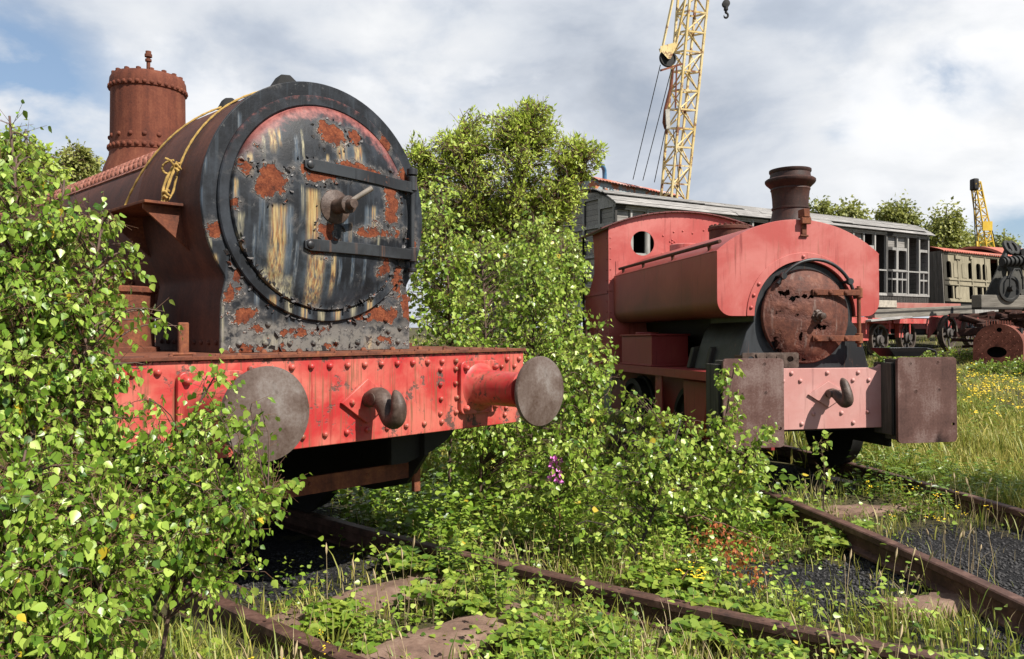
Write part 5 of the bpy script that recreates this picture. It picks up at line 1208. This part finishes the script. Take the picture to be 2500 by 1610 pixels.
plant('birch_sapling', 'dark stemmed birch leaning right among the brambles in the middle foreground', 'birch',
    [[G(1470, 4.9), at(1525, 1200, 4.95), at(1560, 1080, 5.0), at(1590, 980, 5.1)]],
    [lob(1510, 1050, 5.0, 90, 55, 34, .3), lob(1440, 1120, 4.95, 100, 60, 30, .3), lob(1570, 1120, 4.9, 70, 50, 22, .3), lob(1400, 1200, 4.8, 90, 40, 11, .3)],
    .040, BIRCH, LEAF_B2, seed=32, K=9, J=3, side=.085, hang=.65, rad=.012, bark=plain('dark_bark', (.05, .035, .028)))
plant('birch_sapling', 'small birch shoots below the right disc buffer in the middle ground', 'birch',
    [[G(1290, 5.3), at(1300, 1120, 5.3), at(1310, 980, 5.4)]],
    [lob(1310, 1050, 5.3, 90, 55, 34, .3), lob(1240, 1130, 5.2, 90, 55, 22, .3), lob(1370, 1090, 5.4, 70, 60, 22, .3)],
    .040, BIRCH, LEAF_B2, seed=33, K=9, J=3, side=.09, hang=.65, rad=.010)
plant('birch_shoot', 'tiny lone birch shoot under the pink buffer beam', 'birch', [[G(1922, 6.05), at(1925, 1090, 6.05), at(1915, 1030, 6.05)]],
    [lob(1915, 1040, 6.05, 26, 22, 8, .06), lob(1928, 1110, 6.05, 22, 30, 7, .06)], .045, BIRCH, LEAF_B2, seed=34, K=6, J=2, side=.07, rad=.005)

# willow behind and trees further off
plant('willow_tree', 'broad light green willow rising between the locomotives', 'willow',
    [[G(1180, 12.5), at(1180, 700, 12.5), at(1130, 520, 12.6), at(1060, 350, 12.8)], [G(1185, 12.5), at(1190, 680, 12.5), at(1210, 480, 12.5), at(1235, 290, 12.6)], [G(1190, 12.5), at(1220, 640, 12.5), at(1290, 500, 12.5), at(1370, 370, 12.4)], [G(1178, 12.6), at(1150, 650, 12.8), at(1040, 500, 13), at(965, 360, 13.2)]],
    [lob(1180, 420, 12.5, 210, 130, 440, 1.2), lob(1080, 355, 12.8, 90, 70, 120, .7), lob(1160, 300, 12.7, 75, 55, 110, .7), lob(1240, 285, 12.6, 70, 55, 130, .7), lob(1310, 350, 12.4, 60, 55, 90, .6), lob(1365, 365, 12.4, 40, 35, 44, .5), lob(980, 385, 13, 60, 60, 90, .6), lob(965, 480, 13, 50, 70, 60, .6), lob(1120, 500, 12.8, 190, 80, 220, .9), lob(1290, 460, 12.4, 65, 70, 110, .6), lob(1250, 560, 12.3, 130, 60, 90, .8), lob(1110, 255, 12.8, 20, 18, 8, .2), lob(1395, 345, 12.4, 18, 18, 8, .2)],
    .086, WILLOW, LEAF_W, BARKG, seed=41, gap=-.12, K=10, J=5, side=.20, hang=-.15, rad=.055, tint=(.58, .22), wid=1.25, lift=.1, hi=.8)
tg = 'trees beyond the locomotives'
def tree(px, Y, top, lobes, label, seed, leaf=.16, mat=None, name='birch_tree', J=5, side=.5, tint=(.5, .22), hang=.4, K=9, tpl=SIMPLE, wid=.9):
    st = [[G(px, Y), at(px, 720, Y), at((px+top[0])/2, (700+top[1])/2, Y), at(top[0], top[1], Y)]]
    plant(name, label, 'tree', st, [lob(a, b, Y+dY, rx, ry, c, r3) for a, b, rx, ry, c, dY, r3 in lobes], leaf, tpl, mat or LEAF_F, BARKG, seed=seed, K=K, J=J, side=side, hang=hang, rad=.10 if Y < 25 else .2, tint=tint, lift=.1, wid=wid, twig=Y < 20, group=tg)
tree(60, 14.5, (60, 300), [(40, 350, 70, 50, 90, 0, .8), (90, 400, 70, 60, 110, 0, .8), (30, 450, 80, 80, 120, 0, .8), (120, 480, 60, 60, 70, 0, .8)], 'dark green leafy tree at the far left behind the big locomotive boiler', 51, .10, LEAF_W, 'leafy_tree', 5, .25, (.35, .2))
tree(185, 19, (185, 338), [(185, 370, 40, 32, 70, 0, .7), (170, 420, 55, 45, 90, 0, .8), (215, 400, 22, 30, 26, 0, .5)], 'smaller grey green tree between the far left tree and the dome', 52, .11, LEAF_F, 'leafy_tree', 5, .25, (.55, .2))
tree(1150, 16, (1150, 420), [(1050, 520, 120, 110, 150, 0, .9), (1250, 540, 120, 110, 150, 0, .9), (1150, 650, 220, 120, 200, 0, .9), (1330, 600, 70, 90, 80, 0, .7)], 'dense darker leafy tree hidden behind the willow', 53, .12, LEAF_W, 'leafy_tree', 5, .3, (.3, .2))
i = 60
for px, Y, top, lobes, lab in (
    (1918, 47, (1918, 470), [(1918, 500, 24, 26, 46, 0, .8), (1920, 540, 40, 30, 60, 0, 1)], 'small pointed tree first to the right of the rusty chimney'),
    (1985, 47, (1985, 470), [(1985, 500, 36, 24, 55, 0, 1), (1990, 545, 50, 30, 70, 0, 1)], 'low rounded tree second to the right of the rusty chimney'),
    (2090, 52, (2095, 468), [(2095, 500, 42, 30, 75, 0, 1.2), (2060, 500, 28, 20, 36, 0, .8), (2120, 520, 50, 28, 70, 0, 1), (2090, 560, 70, 40, 90, 0, 1.2)], 'tall open birch above the end of the grey coach roof'),
    (2200, 50, (2210, 485), [(2212, 515, 30, 30, 50, 0, 1), (2190, 545, 45, 40, 80, 0, 1.2), (2240, 565, 40, 36, 70, 0, 1.2), (2175, 590, 40, 36, 50, 0, 1)], 'yellowish green tree above the red tin roof'),
    (2340, 54, (2345, 545), [(2335, 575, 36, 24, 60, 0, 1.2), (2300, 590, 50, 30, 60, 0, 1.2), (2350, 610, 40, 30, 60, 0, 1)], 'round bushy tree right of the distant yellow jib'),
    (2250, 60, (2265, 540), [(2265, 570, 60, 30, 80, 0, 1.5), (2200, 560, 90, 30, 80, 0, 1.5)], 'pale tree line clump behind the distant yellow jib'),
    (1860, 55, (1860, 520), [(1850, 545, 70, 30, 70, 0, 1.5), (1790, 560, 60, 26, 50, 0, 1.5)], 'tree hidden low behind the grey coach roof'),
    (2030, 58, (2035, 520), [(2030, 545, 80, 26, 90, 0, 1.5)], 'low wide tree in the gap between the tall birch and the rounded tree')):
    tree(px, Y, top, [(a, b, rx, ry, int(c*1.15), dY, r3) for a, b, rx, ry, c, dY, r3 in lobes], lab, i, .24, None, 'birch_tree', 4, .8, (.5, .25)); i += 1
# off to the right, out of the frame: the tree whose shade falls on the grass
plant('birch_tree', 'birch out of frame at the right whose shade falls on the grass', 'tree', [[(6.9, 4.2, -.1), (6.9, 4.2, 2), (7.0, 4.3, 4.2)]],
    [((6.8, 4.2, 3.4), (1.0, 1.0, 1.1), 260), ((7.0, 4.6, 2.2), (1.1, 1.1, .9), 170)], .10, SIMPLE, LEAF_B2, BARKG, seed=91, K=8, J=4, side=.22, rad=.07, twig=False)

# bushes that close the gaps at ground level further back
i = 100
for px, Y, w2, h2, lab in ((1400, 13.5, 90, 110, 'leafy bush behind the cab of the smaller locomotive'), (1330, 15, 90, 90, 'leafy bush under the near end of the grey coach'), (1010, 11.5, 90, 120, 'leafy bush behind the right side of the big locomotive'), (2150, 19.2, 50, 26, 'yellow green weeds between the spoked wheels'), (2300, 16.8, 50, 26, 'green weeds beside the loose boiler'), (2070, 18.2, 22, 34, 'yellow leaved weed beside the nearest spoked wheel'), (2385, 16.4, 40, 40, 'tall weeds at the right of the loose boiler'), (2240, 19.5, 60, 26, 'bright weeds before the larger spoked wheels')):
    y0 = 768-(gz((px-1195.5)/FPX*Y, Y)-CAMZ)/Y*FPX
    sm = Y > 16 and px > 1900
    plant('bush', lab, 'bush', [[G(px, Y), at(px, y0-h2*.5, Y), at(px+5, y0-h2*1.2, Y)]], [lob(px, y0-h2*.55, Y, w2, h2*.6, 46 if sm else 130, .5)], .075 if sm else .075, OVAL if sm else SIMPLE, LEAF_BR if sm else LEAF_B2, seed=i, K=6 if sm else 8, J=3 if sm else 4, side=.13 if sm else .2, rad=.01, hang=.2, tint=(.6, .25) if px != 1400 else (.4, .2), group='bushes and weeds among the wrecks'); i += 1

# ------------------------------------------------------------------ grass, weeds
RP = np.concatenate([r[:, :2] for r in RAILS])
def near_rail(x, y):
    out = np.full(len(x), 9.)
    for i in range(0, len(x), 20000):
        dd = np.hypot(x[i:i+20000, None]-RP[None, :, 0], y[i:i+20000, None]-RP[None, :, 1]); out[i:i+20000] = dd.min(1)
    return out
def vn(x, y, s, seed):            # cheap smooth noise 0..1
    r = np.random.default_rng(seed); t = np.zeros_like(x)
    for k in range(7): a = r.uniform(0, 6.28); f = s*r.uniform(.6, 1.8); t += np.sin((x*math.cos(a)+y*math.sin(a))*f+r.uniform(0, 6.28))
    return np.clip(.5+t/7*1.1, 0, 1)
CIND = ((3.05, 4.85, .85), (1.75, 4.6, .50), (2.7, 3.9, .55), (-1.75, 5.5, .35), (-2.6, 6.6, 1.0))
SLABS = ((-.73, 4.55, .45), (-.29, 3.75, .42), (2.88, 6.35, .30), (2.22, 4.15, .22))
def bare(x, y):
    m = np.zeros_like(x)
    for cx, cy, r in SLABS: m = np.maximum(m, .9*sst(r+.12, r-.12, np.hypot(x-cx, y-cy)))
    for cx, cy, r in CIND: m = np.maximum(m, sst(r+.25, r-.25, np.hypot(x-cx, y-cy)+.5*(vn(x, y, 4, 3)-.5)) if True else m)
    return m
def scatter(n, y0, y1, g, pw=1.0, left=-.70, right=.72):
    u = g.random(n); y = (y0**(1-pw)+u*(y1**(1-pw)-y0**(1-pw)))**(1/(1-pw)) if pw != 1 else y0*(y1/y0)**u
    x = y*(left+(right-left)*g.random(n)); return x, y
def inside(x, y):                 # under the locomotives
    m = np.zeros(len(x), bool)
    for Mi, hw, y1 in ((M1i, .62, 7), (M2.inverted(), .62, 4.5)):
        px = Mi[0][0]*x+Mi[0][1]*y+Mi[0][3]; py = Mi[1][0]*x+Mi[1][1]*y+Mi[1][3]; m |= (np.abs(px) < hw) & (py > .55) & (py < y1)
    return m
def grass(name, label, n, y0, y1, hmin, hmax, wd, seed, tint, pw=1.3, thin=None, mat=None, left=-.70, right=.72, bend=.5):
    g = np.random.default_rng(seed); x, y = scatter(n, y0, y1, g, pw, left, right)
    cl = vn(x, y, 5, seed+1)*.6+vn(x, y, 16, seed+2)*.4
    m = (g.random(n) < sst(.12, .58, cl)) & (g.random(n) > bare(x, y)*.96) & ~inside(x, y) & (near_rail(x, y) > .045) & ((near_rail(x, y) > np.where(y < 4.6, .26, .16)) | (g.random(n) < .2))
    if thin is not None: m &= g.random(n) < thin(x, y)
    x, y, cl = x[m], y[m], cl[m]; n = len(x); z = gh(x, y)-.01
    h = (hmin+(hmax-hmin)*g.random(n)**1.5)*(.6+.7*cl)*(1-.5*sst(9.5, 15, y)); a = g.random(n)*6.283; lean = bend*(.25+g.random(n))
    d = np.stack([np.cos(a)*lean, np.sin(a)*lean, np.ones(n)], 1); w = np.stack([-np.sin(a+g.normal(size=n)*.6), np.cos(a), np.zeros(n)], 1)*(wd*(.6+.8*g.random(n)))[:, None]
    p0 = np.stack([x, y, z], 1); V = np.empty((n, 7, 3)); hh = h[:, None]
    for k, (t, ww) in enumerate(((0, .8), (.38, 1), (.72, .7))):
        q = p0+d*np.array([1, 1, 0])*hh*t*t+np.array([0, 0, 1])*hh*t*(1-.25*t*lean[:, None]); V[:, 2*k] = q-w*ww; V[:, 2*k+1] = q+w*ww
    V[:, 6] = p0+d*np.array([1, 1, 0])*hh*1.0+np.array([0, 0, 1])*hh*(1-.3*lean[:, None])
    tn = np.clip(tint[0]+tint[1]*g.normal(size=n)+.35*(vn(x, y, 1.8, seed+5)-.5), 0, .96)
    o = mesh_np(name, V.reshape(-1, 3), [(0, 1, 3, 2), (2, 3, 5, 4), (4, 5, 6)], n, 7, mat or GRASS, tn, None); tag(o, label, 'grass', kind='stuff'); return o
rightside = lambda x, y: sst(1.0, 2.8, x-.1*(y-5))*.9+.1
grass('grass', 'short mixed green and straw grass between the rails', 60000, 2.2, 9, .05, .19, .0028, 201, (.52, .24), 1.5)
grass('grass', 'longer green tufts among the foreground weeds', 18000, 2.2, 7.5, .12, .30, .0032, 202, (.34, .2), 1.4, lambda x, y: .25+.75*(vn(x, y, 2.2, 71) > .56))
grass('grass', 'tall yellow green meadow grass right of the smaller locomotive', 110000, 5.2, 20, .10, .29, .0036, 203, (.60, .24), 1.2, lambda x, y: sst(.0, .8, x-3.45)*(.35+.65*sst(.3, .6, vn(x, y, 1.6, 90))), left=.25, right=.75)
grass('grass', 'meadow grass behind and between the wrecks', 45000, 7.5, 40, .12, .36, .009, 204, (.56, .22), 1.25)
grass('dry_grass', 'dry straw coloured grass in the foreground', 19000, 2.2, 7, .08, .26, .0022, 205, (.5, .2), 1.4, lambda x, y: .2+.8*(vn(x, y, 2.6, 75) > .6), STRAW)

def weeds(name, label, n, y0, y1, hmax, size, seed, thin, tpl=OVAL, mat=None, tint=(.55, .24), left=-.7, right=.72, pw=1.3, per=6):
    """low leafy plants: each has a few leaves up a short stem"""
    g = np.random.default_rng(seed); x, y = scatter(n, y0, y1, g, pw, left, right)
    m = (g.random(n) < thin(x, y)) & (g.random(n) > bare(x, y)) & ~inside(x, y) & ((near_rail(x, y) > np.where(y < 4.4, np.where(x > .6, .42, .30), .20)) | (g.random(n) < .14)); x, y = x[m], y[m]; n = len(x)
    h = hmax*(.25+.75*g.random(n))*(.5+.8*vn(x, y, 3, seed+9)); a = g.random((n, per))*6.283; f = (np.arange(per)+g.random((n, per)))/per
    P = np.stack([x[:, None]+np.cos(a)*.02, y[:, None]+np.sin(a)*.02, (gh(x, y)[:, None]+h[:, None]*f)], -1).reshape(-1, 3)
    D = np.stack([np.cos(a), np.sin(a), .35-.6*g.random((n, per))], -1).reshape(-1, 3); k = len(P)
    N2 = norm(g.normal(size=(k, 3))*.65+np.array([0, 0, .8])+SUNV*.4); S = size*(.5+.7*g.random(k))
    t = np.clip(tint[0]+tint[1]*g.normal(size=k)+.25*(np.repeat(vn(x, y, 2.3, seed+4), per)-.5), 0, .96); t = np.where(g.random(k) < .008, 1, t)
    o = leaves(name, P, D, N2, S, t, tpl, mat or LEAF_BR); tag(o, label, 'ground cover', kind='stuff'); return o
mid = lambda x, y: np.where((x > -1.2) & (x < 2.3), .35+.65*(vn(x, y, 2.5, 81) > .45), .12)*sst(2.6, 3.4, y+.6*x)
weeds('undergrowth', 'low leafy undergrowth between the two tracks', 10000, 3.0, 8, .34, .036, 301, mid, BIRCH, LEAF_B2, (.5, .27))
weeds('undergrowth', 'small bright green herbs along the rails in the foreground', 3200, 2.3, 6.5, .12, .024, 302, lambda x, y: .15+.85*(vn(x, y, 3.1, 83) > .55), tint=(.52, .28))
weeds('undergrowth', 'dark undergrowth at the feet of the birches', 9000, 5.5, 13, .5, .06, 303, lambda x, y: ((x > -2.5) & (x < 2.2+.0*y)).astype(float)*.9, BIRCH, LEAF_B2, (.35, .2))
weeds('undergrowth', 'weeds in the track before the drawhook of the big locomotive', 1500, 3.0, 6.2, .26, .034, 306, lambda x, y: ((x > -1.6) & (x < .6)).astype(float)*(.2+.8*(vn(x, y, 3.4, 87) > .5)), BIRCH, LEAF_BR, (.55, .25), left=-.5, right=.2)
weeds('undergrowth', 'leafy meadow herbs right of the smaller locomotive', 5000, 6, 17, .26, .06, 307, lambda x, y: ((x > 3.7)).astype(float)*(vn(x, y, 1.5, 89) > .5), WILLOW, LEAF_BR, (.6, .25), left=.3, right=.75, per=8)
weeds('undergrowth', 'ferny green weeds beside the right square buffer', 1500, 6.0, 9.5, .34, .06, 304, lambda x, y: ((x > 2.9) & (x < 4.3)).astype(float)*(vn(x, y, 3, 88) > .4), WILLOW, LEAF_BR, (.4, .2), .3, .7, per=10)
def cinders():
    g = np.random.default_rng(55); P = []
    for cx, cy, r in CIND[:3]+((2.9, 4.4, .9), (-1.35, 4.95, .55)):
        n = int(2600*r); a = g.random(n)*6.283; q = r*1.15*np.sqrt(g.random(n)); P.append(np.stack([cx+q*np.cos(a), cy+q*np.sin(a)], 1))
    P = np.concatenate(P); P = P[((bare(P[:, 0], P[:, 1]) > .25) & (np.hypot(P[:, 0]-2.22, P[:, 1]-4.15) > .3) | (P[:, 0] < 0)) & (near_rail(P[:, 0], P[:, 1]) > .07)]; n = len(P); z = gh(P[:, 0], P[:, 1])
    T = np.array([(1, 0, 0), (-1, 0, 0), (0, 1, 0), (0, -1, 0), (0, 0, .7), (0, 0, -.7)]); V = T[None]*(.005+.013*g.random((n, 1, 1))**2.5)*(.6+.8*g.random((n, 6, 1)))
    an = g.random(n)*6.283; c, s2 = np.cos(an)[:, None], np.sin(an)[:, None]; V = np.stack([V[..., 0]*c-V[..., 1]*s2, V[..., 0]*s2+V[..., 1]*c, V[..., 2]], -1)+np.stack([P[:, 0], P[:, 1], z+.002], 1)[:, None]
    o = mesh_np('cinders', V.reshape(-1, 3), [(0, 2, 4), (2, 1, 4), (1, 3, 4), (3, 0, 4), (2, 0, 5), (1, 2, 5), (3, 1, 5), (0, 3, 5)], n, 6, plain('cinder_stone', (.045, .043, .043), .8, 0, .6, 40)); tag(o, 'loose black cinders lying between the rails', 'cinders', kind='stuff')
cinders()
# yellow flower heads in the meadow
def flowers(name, label, n, cx, cy, sx, sy, h, size, seed, colr, mat):
    g = np.random.default_rng(seed); x = cx+sx*g.normal(size=n); y = cy+sy*g.normal(size=n); z = gh(x, y)+h*(.8+.4*g.random(n))
    k = 6; P = np.repeat(np.stack([x, y, z], 1), k, 0)+g.normal(size=(n*k, 3))*size*.8; a = g.random(n*k)*6.283
    D = np.stack([np.cos(a), np.sin(a), .2+0*a], 1); o = leaves(name, P, D, np.tile([[.2, -.3, 1.]], (n*k, 1)), np.full(n*k, size)*(.6+.7*g.random(n*k)), np.full(n*k, .5), OVAL, mat); tag(o, label, 'flowers', kind='stuff')
YEL = plain('yellow_petal', (.75, .52, .02), .6, 0, .2)
flowers('yellow_flowers', 'patch of yellow ragwort flowers in the right hand meadow', 230, 7.4, 12.0, .9, 1.6, .36, .034, 401, None, YEL)
flowers('yellow_flowers', 'few yellow flowers in the straw grass right of the cinders', 26, 3.15, 6.1, .22, .4, .16, .014, 402, None, YEL)
flowers('yellow_flowers', 'small yellow flowers beside the rail in the foreground', 9, -.95, 3.3, .15, .2, .12, .010, 403, None, YEL)
flowers('yellow_flowers', 'little yellow flower cluster in the brambles by the long rail', 8, .95, 4.15, .06, .06, .26, .016, 404, None, YEL)

# individual plants of the foreground
def bramble(px, py, Y, n, L, label, seed, size=.065, up=.55, az=None):
    g = random.Random(seed); p = at(px, py, Y); p.z = gz(p.x, p.y); root = empty('bramble', p); tag(root, label, 'bramble', 'brambles in the foreground')
    st = MB(); P = []; D = []; N2 = []
    for k in range(n):
        a = g.uniform(0, 6.28) if az is None else az+g.uniform(-.5, .5); l = L*g.uniform(.6, 1.1); pts = []
        for i in range(9):
            t = i/8; pts.append(Vector((math.cos(a)*l*t, math.sin(a)*l*t, l*up*(t-.75*t*t)*2+.01)))
        st.tube(pts, [.0035*(1-.6*i/8) for i in range(9)], 5)
        for i in range(1, 9):
            for sd in (-1, 1):
                if g.random() < .2: continue
                q = pts[i]; b = a+sd*g.uniform(.7, 1.4); d0 = Vector((math.cos(b), math.sin(b), g.uniform(0, .5))).normalized(); c = q+d0*.03
                for da, sc in ((0, 1), (1.0, .75), (-1.0, .75)):
                    P.append(tuple(c)); D.append((math.cos(b+da), math.sin(b+da), d0.z-.15+g.uniform(-.2, .1))); N2.append((g.uniform(-.4, .6), g.uniform(-.7, .2), 1))
    k = len(P); S = size*(.6+.6*np.random.default_rng(seed).random(k)); t = np.clip(.62+.2*np.random.default_rng(seed+1).normal(size=k), 0, .96)
    leaves('leaves', np.array(P), np.array(D), norm(np.array(N2)), S, t, OVAL, LEAF_BR, root, 1.15); st.build('stems', TWIG, root)
for i, (px, py, Y, n, L, lab) in enumerate(((1740, 1440, 3.75, 6, .34, 'leafy bramble hanging over the long foreground rail'), (1600, 1500, 3.4, 5, .30, 'bramble in front of the long rail at the bottom centre'), (1010, 1290, 4.9, 6, .32, 'bramble growing inside the track right of the drawhook'), (1110, 1230, 5.3, 6, .34, 'dark bramble beside the bare birch trunk'), (1060, 1400, 4.2, 6, .30, 'bright bramble between the two brown sleepers'),
    (1985, 1300, 5.2, 6, .32, 'trailing bramble over the rail left of the cinders'), (720, 1390, 3.9, 5, .26, 'bramble beside the left foreground rail'), (870, 1470, 3.4, 6, .24, 'yellow green bramble before the broad brown sleeper'), (1330, 1440, 3.7, 5, .30, 'bramble before the rail in the middle of the foreground'), (1250, 1500, 3.3, 6, .3, 'bramble at the bottom edge left of centre'),
    (1660, 1380, 4.2, 5, .3, 'bramble below the dead russet twigs'), (1580, 1290, 4.6, 6, .36, 'bramble at the foot of the leaning birch'), (1450, 1560, 2.95, 5, .26, 'bramble cut off by the bottom edge at centre'), (2330, 1530, 3.2, 4, .24, 'thin bramble in the bottom right corner'), (1840, 1200, 6.1, 5, .3, 'bramble at the rail end before the left square buffer'))):
    bramble(px, py, Y, n, L, lab, 500+i)
def herb(px, py, Y, h, label, seed, n=5):
    """upright nettle-like plant with paired leaves"""
    g = random.Random(seed); p = at(px, py, Y); p.z = gz(p.x, p.y); root = empty('nettle', p); tag(root, label, 'nettle', 'nettle like herbs'); st = MB(); P = []; D = []; S = []
    for k in range(n):
        ox, oy = g.uniform(-.12, .12), g.uniform(-.1, .1); hh = h*g.uniform(.6, 1.1); lx, ly = g.uniform(-.08, .08), g.uniform(-.08, .08)
        st.tube([(0, 0, -.02), (ox, oy, -.015), (ox+lx*.5, oy+ly*.5, hh*.5), (ox+lx, oy+ly, hh)], [.0035, .0035, .003, .0015], 5)
        for i in range(8):
            t = .2+.8*i/8; a = i*1.57+g.uniform(-.3, .3)
            for b in (a, a+math.pi): P.append((ox+lx*t, oy+ly*t, hh*t)); D.append((math.cos(b), math.sin(b), g.uniform(-.3, .35))); S.append((1.15-t*.7)*.075)
    k = len(P); leaves('leaves', np.array(P), np.array(D), np.tile([[.15, -.2, 1.]], (k, 1)), np.array(S), np.clip(.6+.15*np.random.default_rng(seed).normal(size=k), 0, .95), OVAL, LEAF_BR, root, .8); st.build('stems', GSTEM, root)
GSTEM = plain('green_stem', (.10, .15, .03))
herb(1075, 1300, 4.75, .36, 'bright green nettle clump before the far end of the long rail', 601, 7); herb(1150, 1370, 4.3, .34, 'bright green nettle clump above the broad brown sleeper', 602, 8); herb(900, 1440, 3.7, .2, 'small nettle clump by the sleepers', 603, 6)
herb(1000, 1530, 3.1, .22, 'nettle clump at the bottom edge', 604, 6); herb(1210, 1400, 4.0, .3, 'nettle clump right of the broad brown sleeper', 605, 5)

def fireweed(px, py, Y):
    p = at(px, py, Y); base = Vector((p.x+.02, p.y, gz(p.x, p.y))); root = empty('fireweed', base); tag(root, 'single pink flowering fireweed stalk standing in the weeds between the locomotives', 'fireweed'); top = p-base; H = top.z+.12
    g = random.Random(3); st = MB(); st.tube([(0, 0, 0), (.01, 0, H*.4), (top.x*.8, 0, H*.75), (top.x, 0, H)], [.005, .004, .003, .001], 6); st.build('stem', plain('reddish_stem', (.2, .06, .04)), root)
    P = []; D = []
    for i in range(44):
        t = .12+.6*i/44; a = i*2.4; P.append((top.x*t, 0, H*t)); D.append((math.cos(a), math.sin(a), .5))
    k = len(P); leaves('leaves', np.array(P), np.array(D), np.tile([[.1, -.2, 1.]], (k, 1)), np.full(k, .10), np.full(k, .5), WILLOW, LEAF_BR, root)
    P = []; D = []; N3 = []
    for i in range(17):
        a = i*2.4; z = H-.19+.011*i-.02*g.random(); c = Vector((top.x+.032*math.cos(a), .032*math.sin(a), z))
        for j in range(4): b = j*1.57+a; d2 = Vector((math.cos(b)*.5+math.cos(a)*.4, math.sin(a)*.5-.2, math.sin(b))); P.append(tuple(c)); D.append(tuple(d2)); N3.append((math.cos(a), math.sin(a)-.5, .2))
    k = len(P); leaves('flowers', np.array(P), np.array(D), norm(np.array(N3)), np.full(k, .027), np.full(k, .5), OVAL, plain('pink_petal', (.78, .22, .62), .6, 0, .1), root, 1.2)
fireweed(1297, 1098, 5.2)
def dead_twigs():
    p = at(1700, 1320, 4.5); p.z = gz(p.x, p.y); root = empty('dead_branch', p); tag(root, 'cut branch with withered russet leaves lying by the black cinders', 'dead branch'); g = np.random.default_rng(77); st = MB(); P = []; D = []
    a0 = at(1553, 1200, 4.85)-p; lines = [(a0, at(1780, 1255, 4.75)-p, 0), (at(1640, 1212, 4.85)-p, at(1775, 1345, 4.4)-p, 34), (at(1625, 1235, 4.8)-p, at(1735, 1330, 4.45)-p, 26), (at(1660, 1225, 4.8)-p, at(1790, 1300, 4.5)-p, 22), (at(1610, 1260, 4.7)-p, at(1700, 1310, 4.5)-p, 14), (at(1690, 1270, 4.6)-p, at(1770, 1365, 4.35)-p, 20)]
    for u0, e, cnt in lines:
        pts = [u0.lerp(e, t)+Vector((0, 0, .04*math.sin(3.1*t)))+Vector(g.normal(size=3)*.008) for t in np.linspace(0, 1, 9)]; st.tube(pts, [(.006 if cnt == 0 else .003)*(1-.6*i/8)+.0006 for i in range(9)], 5)
        for q in pts[1:] if cnt else []:
            for _ in range(int(cnt/4)+1): P.append(tuple(q+Vector(g.normal(size=3)*.028))); D.append((g.normal()*.5, g.normal()*.5, -.8))
    k = len(P); leaves('withered_leaves', np.array(P), np.array(D), norm(g.normal(size=(k, 3))+np.array([.5, -.5, .6])),   .030*(.5+.7*g.random(k)), np.clip(.45+.25*g.normal(size=k), 0, .9), BIRCH, RUSSET, root); st.build('twigs', TWIG, root)
dead_twigs()
def fern(px, py, Y, n, L, label, seed):
    g = random.Random(seed); p = at(px, py, Y); p.z = gz(p.x, p.y); root = empty('fern', p); tag(root, label, 'fern'); P = []; D = []; S = []; st = MB()
    for k in range(n):
        a = -.4+k*6.28/n+g.uniform(-.2, .2); pts = [Vector((math.cos(a)*L*t, math.sin(a)*L*t, L*.95*(t-.55*t*t))) for t in np.linspace(0, 1, 12)]; st.tube(pts, .0022, 4)
        for i in range(2, 12):
            for f in (0, .5):
                q = pts[i] if f == 0 or i == 11 else (pts[i]+pts[i+1])/2; t = (i+f)/12
                for sd in (-1, 1): b = a+sd*1.25; P.append(tuple(q)); D.append((math.cos(b), math.sin(b), -.1)); S.append(L*.36*(1.05-t)*(.5 if i == 2 else 1))
    k = len(P); leaves('fronds', np.array(P), np.array(D), np.tile([[.1, -.2, 1.]], (k, 1)), np.array(S), np.full(k, .6), WILLOW, LEAF_BR, root); st.build('stalks', GSTEM, root)
fern(2055, 1535, 3.05, 6, .28, 'green fern at the bottom edge beside the long rail', 1); fern(1600, 1100, 6.2, 6, .5, 'feathery fern under the birch before the smaller locomotive', 2); fern(2130, 1040, 7.6, 6, .45, 'fern under the right square buffer', 3)
def stalks(px, py, Y, n, h, label, seed, spread=.25, heads=True):
    g = random.Random(seed); p = at(px, py, Y); p.z = gz(p.x, p.y); root = empty('dry_stalks', p); tag(root, label, 'dry stalks', 'dry seed stalks'); st = MB(); hd = MB()
    for k in range(n):
        x, y = g.uniform(-spread, spread), g.uniform(-spread, spread)*.7; l = h*g.uniform(.6, 1.1); a = g.uniform(0, 6.28); b = g.uniform(.05, .3)*l; pts = [(x+math.cos(a)*b*t*t, y+math.sin(a)*b*t*t, l*t) for t in (0, .3, .6, .85, 1)]
        st.tube(pts, [.0016, .0015, .0013, .001, .0007], 4)
        if heads: q0, q1 = Vector(pts[-2]), Vector(pts[-1]); st.tube([q0.lerp(q1, t) for t in (.1, .35, .6, .85, 1.1)], [.001, .005, .006, .004, .0008], 5)
    st.build('stems', STRAWM, root)
STRAWM = plain('straw_stalk', (.42, .32, .18), .8)
for i, (px, py, Y, n, h, lab) in enumerate(((2020, 1520, 3.1, 9, .36, 'straw seed stalks before the long rail at the bottom right'), (2180, 1560, 2.95, 8, .32, 'straw seed stalks in the bottom right grass'), (2080, 1400, 4.0, 9, .34, 'straw seed stalks between rail and cinders'), (1760, 1530, 3.0, 7, .3, 'straw seed stalks below the hanging bramble'), (560, 1500, 2.9, 8, .34, 'straw seed stalks left of the left foreground rail'), (840, 1430, 4.0, 6, .5, 'pale dry stalks standing under the drawhook'), (2280, 1330, 4.6, 9, .34, 'straw seed stalks over the black cinders'), (2250, 1180, 5.9, 10, .36, 'straw seed stalks along the right hand rail'), (960, 1500, 3.2, 6, .28, 'straw seed stalks by the broad brown sleeper'), (1900, 1560, 2.9, 7, .26, 'straw seed stalks at the bottom edge left of the fern'))):
    stalks(px, py, Y, n, h, lab, 700+i)
